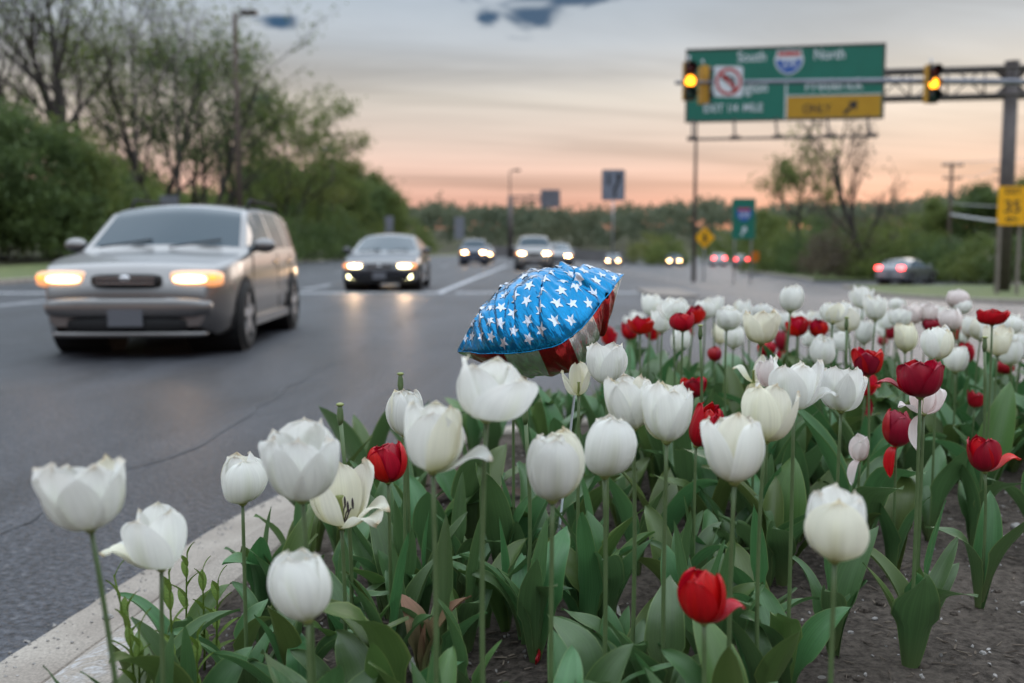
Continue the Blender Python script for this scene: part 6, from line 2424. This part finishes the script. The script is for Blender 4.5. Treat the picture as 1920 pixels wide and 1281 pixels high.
mb = MB()
for _ in range(900):                       # grit washed into the gutter
    k = rp.randrange(len(INN) // 2)
    p, q = INN[k], INN[k + 1]
    tt_ = (q - p).normalized()
    off = 0.50 - abs(rp.gauss(0, 0.07)) + (0.05 if rp.random() < 0.3 else 0)
    c_ = p + Vector((-tt_.y, tt_.x)) * off + tt_ * rp.uniform(0, 0.05)
    zz = interp([(-1, 0.14), (0.13, 0.142), (0.17, 0.125), (0.27, 0.045), (0.311, 0.028), (0.5, 0.008), (0.51, 0.001), (2, 0.001)], off)
    s_ = rp.uniform(0.0015, 0.0045)
    mb.box((c_.x, c_.y, zz + s_ * 0.3), (s_ * 2, s_ * 1.5, s_), (rp.uniform(0, 1), rp.uniform(0, 1), rp.uniform(0, 3)))
o = mb.build('gutter_grit', M['pebble'], None, False, 'stuff')
o['label'] = 'fine grit washed along the gutter of the kerb'


def stone(px, py, size, lab, z=0.2, material='pebble'):
    p = ground_at(px, py, z)
    p.z = bedz(p.x, p.y) if edge_dist(p.x, p.y) > 0 else 0.14
    sd_ = rp.uniform(0, 50)
    mbb = MB().ellipsoid((0, 0, size * 0.3), (size, size * 0.75, size * 0.5), 10, 7, lambda q: q * (1 + 0.35 * mnoise.noise(q * 1.6 + Vector((sd_, 0, 0)))))
    o = mbb.build('stone', M[material], None, False)
    o.location = p
    o.rotation_euler = (0, 0, rp.uniform(0, 6))
    tag(o, lab, 'stone', 'stones on the bed')


for px, py, s_, lab in ((1888, 1035, 0.020, 'pale grey stone on bare soil near the right edge, biggest of the stones'), (1748, 1100, 0.014, 'flat pale stone left of two others on the bare soil'), (1772, 1104, 0.012, 'pale stone right beside the flat one on the bare soil'),
                        (1706, 1122, 0.010, 'small oval stone below the leaves of the dark red bud'), (1905, 1015, 0.022, 'dark grey stone behind the biggest pale stone'), (1842, 1250, 0.008, 'small pale stone at the lower right corner'),
                        (1640, 1180, 0.008, 'small stone right of the lone white tulip stem'), (1850, 945, 0.012, 'stone under the leaves at the far right'), (1595, 1205, 0.007, 'tiny stone at the foot of the lone white tulip')):
    stone(px, py, s_, lab)
stone(203, 1176, 0.014, 'pale pebble lying on the concrete kerb', z=0.12)
stone(507, 1068, 0.012, 'grey pebble at the inner kerb edge near the fallen red petals', z=0.15)

# fallen petals
for px, py, col_, kd, sc_, lab in ((486, 1083, R_, 'cup', 0.024, 'crumpled fallen red petal lying by the kerb'), (505, 1080, R_, 'closed', 0.020, 'second fallen red petal touching the crumpled one by the kerb'),
                                   (1148, 1208, W_, 'cup', 0.018, 'curled white petal on the soil left of the lowest red tulip'), (770, 1268, W_, 'flop', 0.022, 'long pale petal on the soil at the bottom edge'),
                                   (1290, 1165, W_, 'cup', 0.014, 'small white petal on the soil beside the lowest red tulip'), (1000, 1255, DR, 'cup', 0.022, 'dark red petal on the soil at the bottom middle'),
                                   (1165, 1172, W_, 'closed', 0.012, 'white petal scrap on the soil behind the curled one')):
    p = ground_at(px, py, 0.20)
    z = bedz(p.x, p.y)
    o = child('fallen_petal', rp.choice(PET[(kd, False)]), None, M[col_])
    o.location = (p.x, p.y, z + 0.012)
    o.scale = (sc_,) * 3
    o.rotation_euler = (rp.uniform(0.9, 2.0), rp.uniform(-0.4, 0.4), rp.uniform(0, 6.28))
    tag(o, lab, 'petal', 'fallen petals')

# hanging petal of the dark red bud
for r_ in TUL:
    if r_[4]['label'].startswith('dark red bud'):
        fl = [c for c in r_[4].children if c.name.startswith('flower')][0]
        pe = child('petal', PET[('hang', False)][1], fl, M[R_])
        pe.rotation_euler = (0, 0, math.pi + 0.5)
        pe.scale = (0.8, 0.62, 0.9)

# weeds growing over the kerb
wl_m = MB()
nsw = 6
for i in range(nsw + 1):
    s = i / nsw
    w = 0.16 * math.sin(math.pi * min(1, s * 0.97 + 0.03)) ** 0.8
    for t_ in (-1, 0, 1):
        wl_m.v.append(Vector((s * 1.0, t_ * w, 0.35 * s - 0.35 * s * s + (0.04 if t_ else 0))))
for i in range(nsw):
    for j in range(2):
        k = i * 3 + j
        wl_m.f.append((k, k + 1, k + 4, k + 3))
WLEAF = bpy.data.meshes.new('leaf')
WLEAF.from_pydata([tuple(v) for v in wl_m.v], [], wl_m.f)
WLEAF.polygons.foreach_set('use_smooth', [True] * len(WLEAF.polygons))
WLEAF.materials.append(M['weed'])
for px, py0, py1, lean_, d_, lab in ((215, 1240, 1065, -0.045, 1.55, 'light green weed leaning left beside the leftmost tulip stem'), (318, 1230, 1060, 0.0, 1.65, 'light green weed just behind the second white tulip stem'),
                                     (352, 1160, 1030, 0.012, 2.05, 'thin upright weed right of the second white tulip, over the kerb'), (381, 1170, 1058, 0.004, 2.0, 'thin upright weed in the middle of the row along the kerb'),
                                     (410, 1185, 1078, 0.012, 1.95, 'last weed of the row, in front of the dark soil by the kerb'), (240, 1250, 1125, -0.01, 1.5, 'short weed low between the leftmost two tulips'),
                                     (262, 1255, 1165, 0.008, 1.5, 'smallest weed low between the leftmost two tulips'), (372, 1262, 1180, 0.01, 1.6, 'leafy weed at the soil edge below the kerb row')):
    top_ = at(px, py1, d_)
    bx, by = top_.x - lean_, top_.y
    zb_ = bedz(bx, by) if edge_dist(bx, by) > 0 else 0.135
    h_ = top_.z - zb_
    t = thing('weed', lab, 'weed', (bx, by, zb_), 0, 'weeds by the kerb')
    pts = [Vector((lean_ * (k / 5) ** 1.5, 0.004 * math.sin(k), h_ * k / 5 - 0.01)) for k in range(6)]
    MB().tube(pts, [0.0030 - 0.0003 * k for k in range(6)], n=6).build('stem', M['weed'], t, True)
    nl_ = 10
    for k in range(nl_):
        f = 0.12 + 0.86 * k / (nl_ - 1)
        i = min(4, int(f * 5))
        p = pts[i].lerp(pts[i + 1], f * 5 - i)
        o = child('leaf', WLEAF, t)
        ln = (0.074 - 0.036 * f) * rp.uniform(0.8, 1.15)
        o.scale = (ln, ln * 1.15, ln)
        o.location = p
        o.rotation_euler = (0, -R(28 + 34 * f), k * 2.1 + rp.uniform(-0.3, 0.3))

# dark withered heap of dead foliage
c_ = ground_at(885, 930, 0.18)
t = thing('withered_plant', 'dark heap of withered brown tulip leaves below the broad white tulip', 'dead plant', (c_.x, c_.y, bedz(c_.x, c_.y)))
M['dead_leaf'] = uv_mat('dead_leaf', (0.05, 0.035, 0.025), (0.085, 0.058, 0.042), vein=0.4, trans=0.05, rough=0.9)
for k in range(26):
    o = child('leaf', rp.choice(THIN + LEAVES[:6]), t, M['dead_leaf'])
    o.location = (rp.gauss(0, 0.07), rp.gauss(0, 0.06), rp.uniform(0, 0.05))
    o.rotation_euler = (rp.gauss(0, 0.4), rp.uniform(0.7, 1.35), rp.uniform(0, 6.28))
    s_ = rp.uniform(0.5, 0.85)
    o.scale = (s_, s_, s_)
for px, py, d_, lab in ((790, 1060, 1.75, 'tulip plant with reddish brown withering leaves, right of the red round bloom'),):
    p = at(px, py, d_)
    z = bedz(p.x, p.y)
    t = thing('withering_tulip', lab, 'plant', (p.x, p.y, z), 0, 'withering plants')
    for k in range(4):
        o = child('leaf', LEAVES[(k * 5 + 2) % 18] if k < 2 else THIN[k], t, M['withered_leaf'])
        o.rotation_euler = (0, -0.1, k * 1.7 + 0.4)
        o.scale = (0.62,) * 3
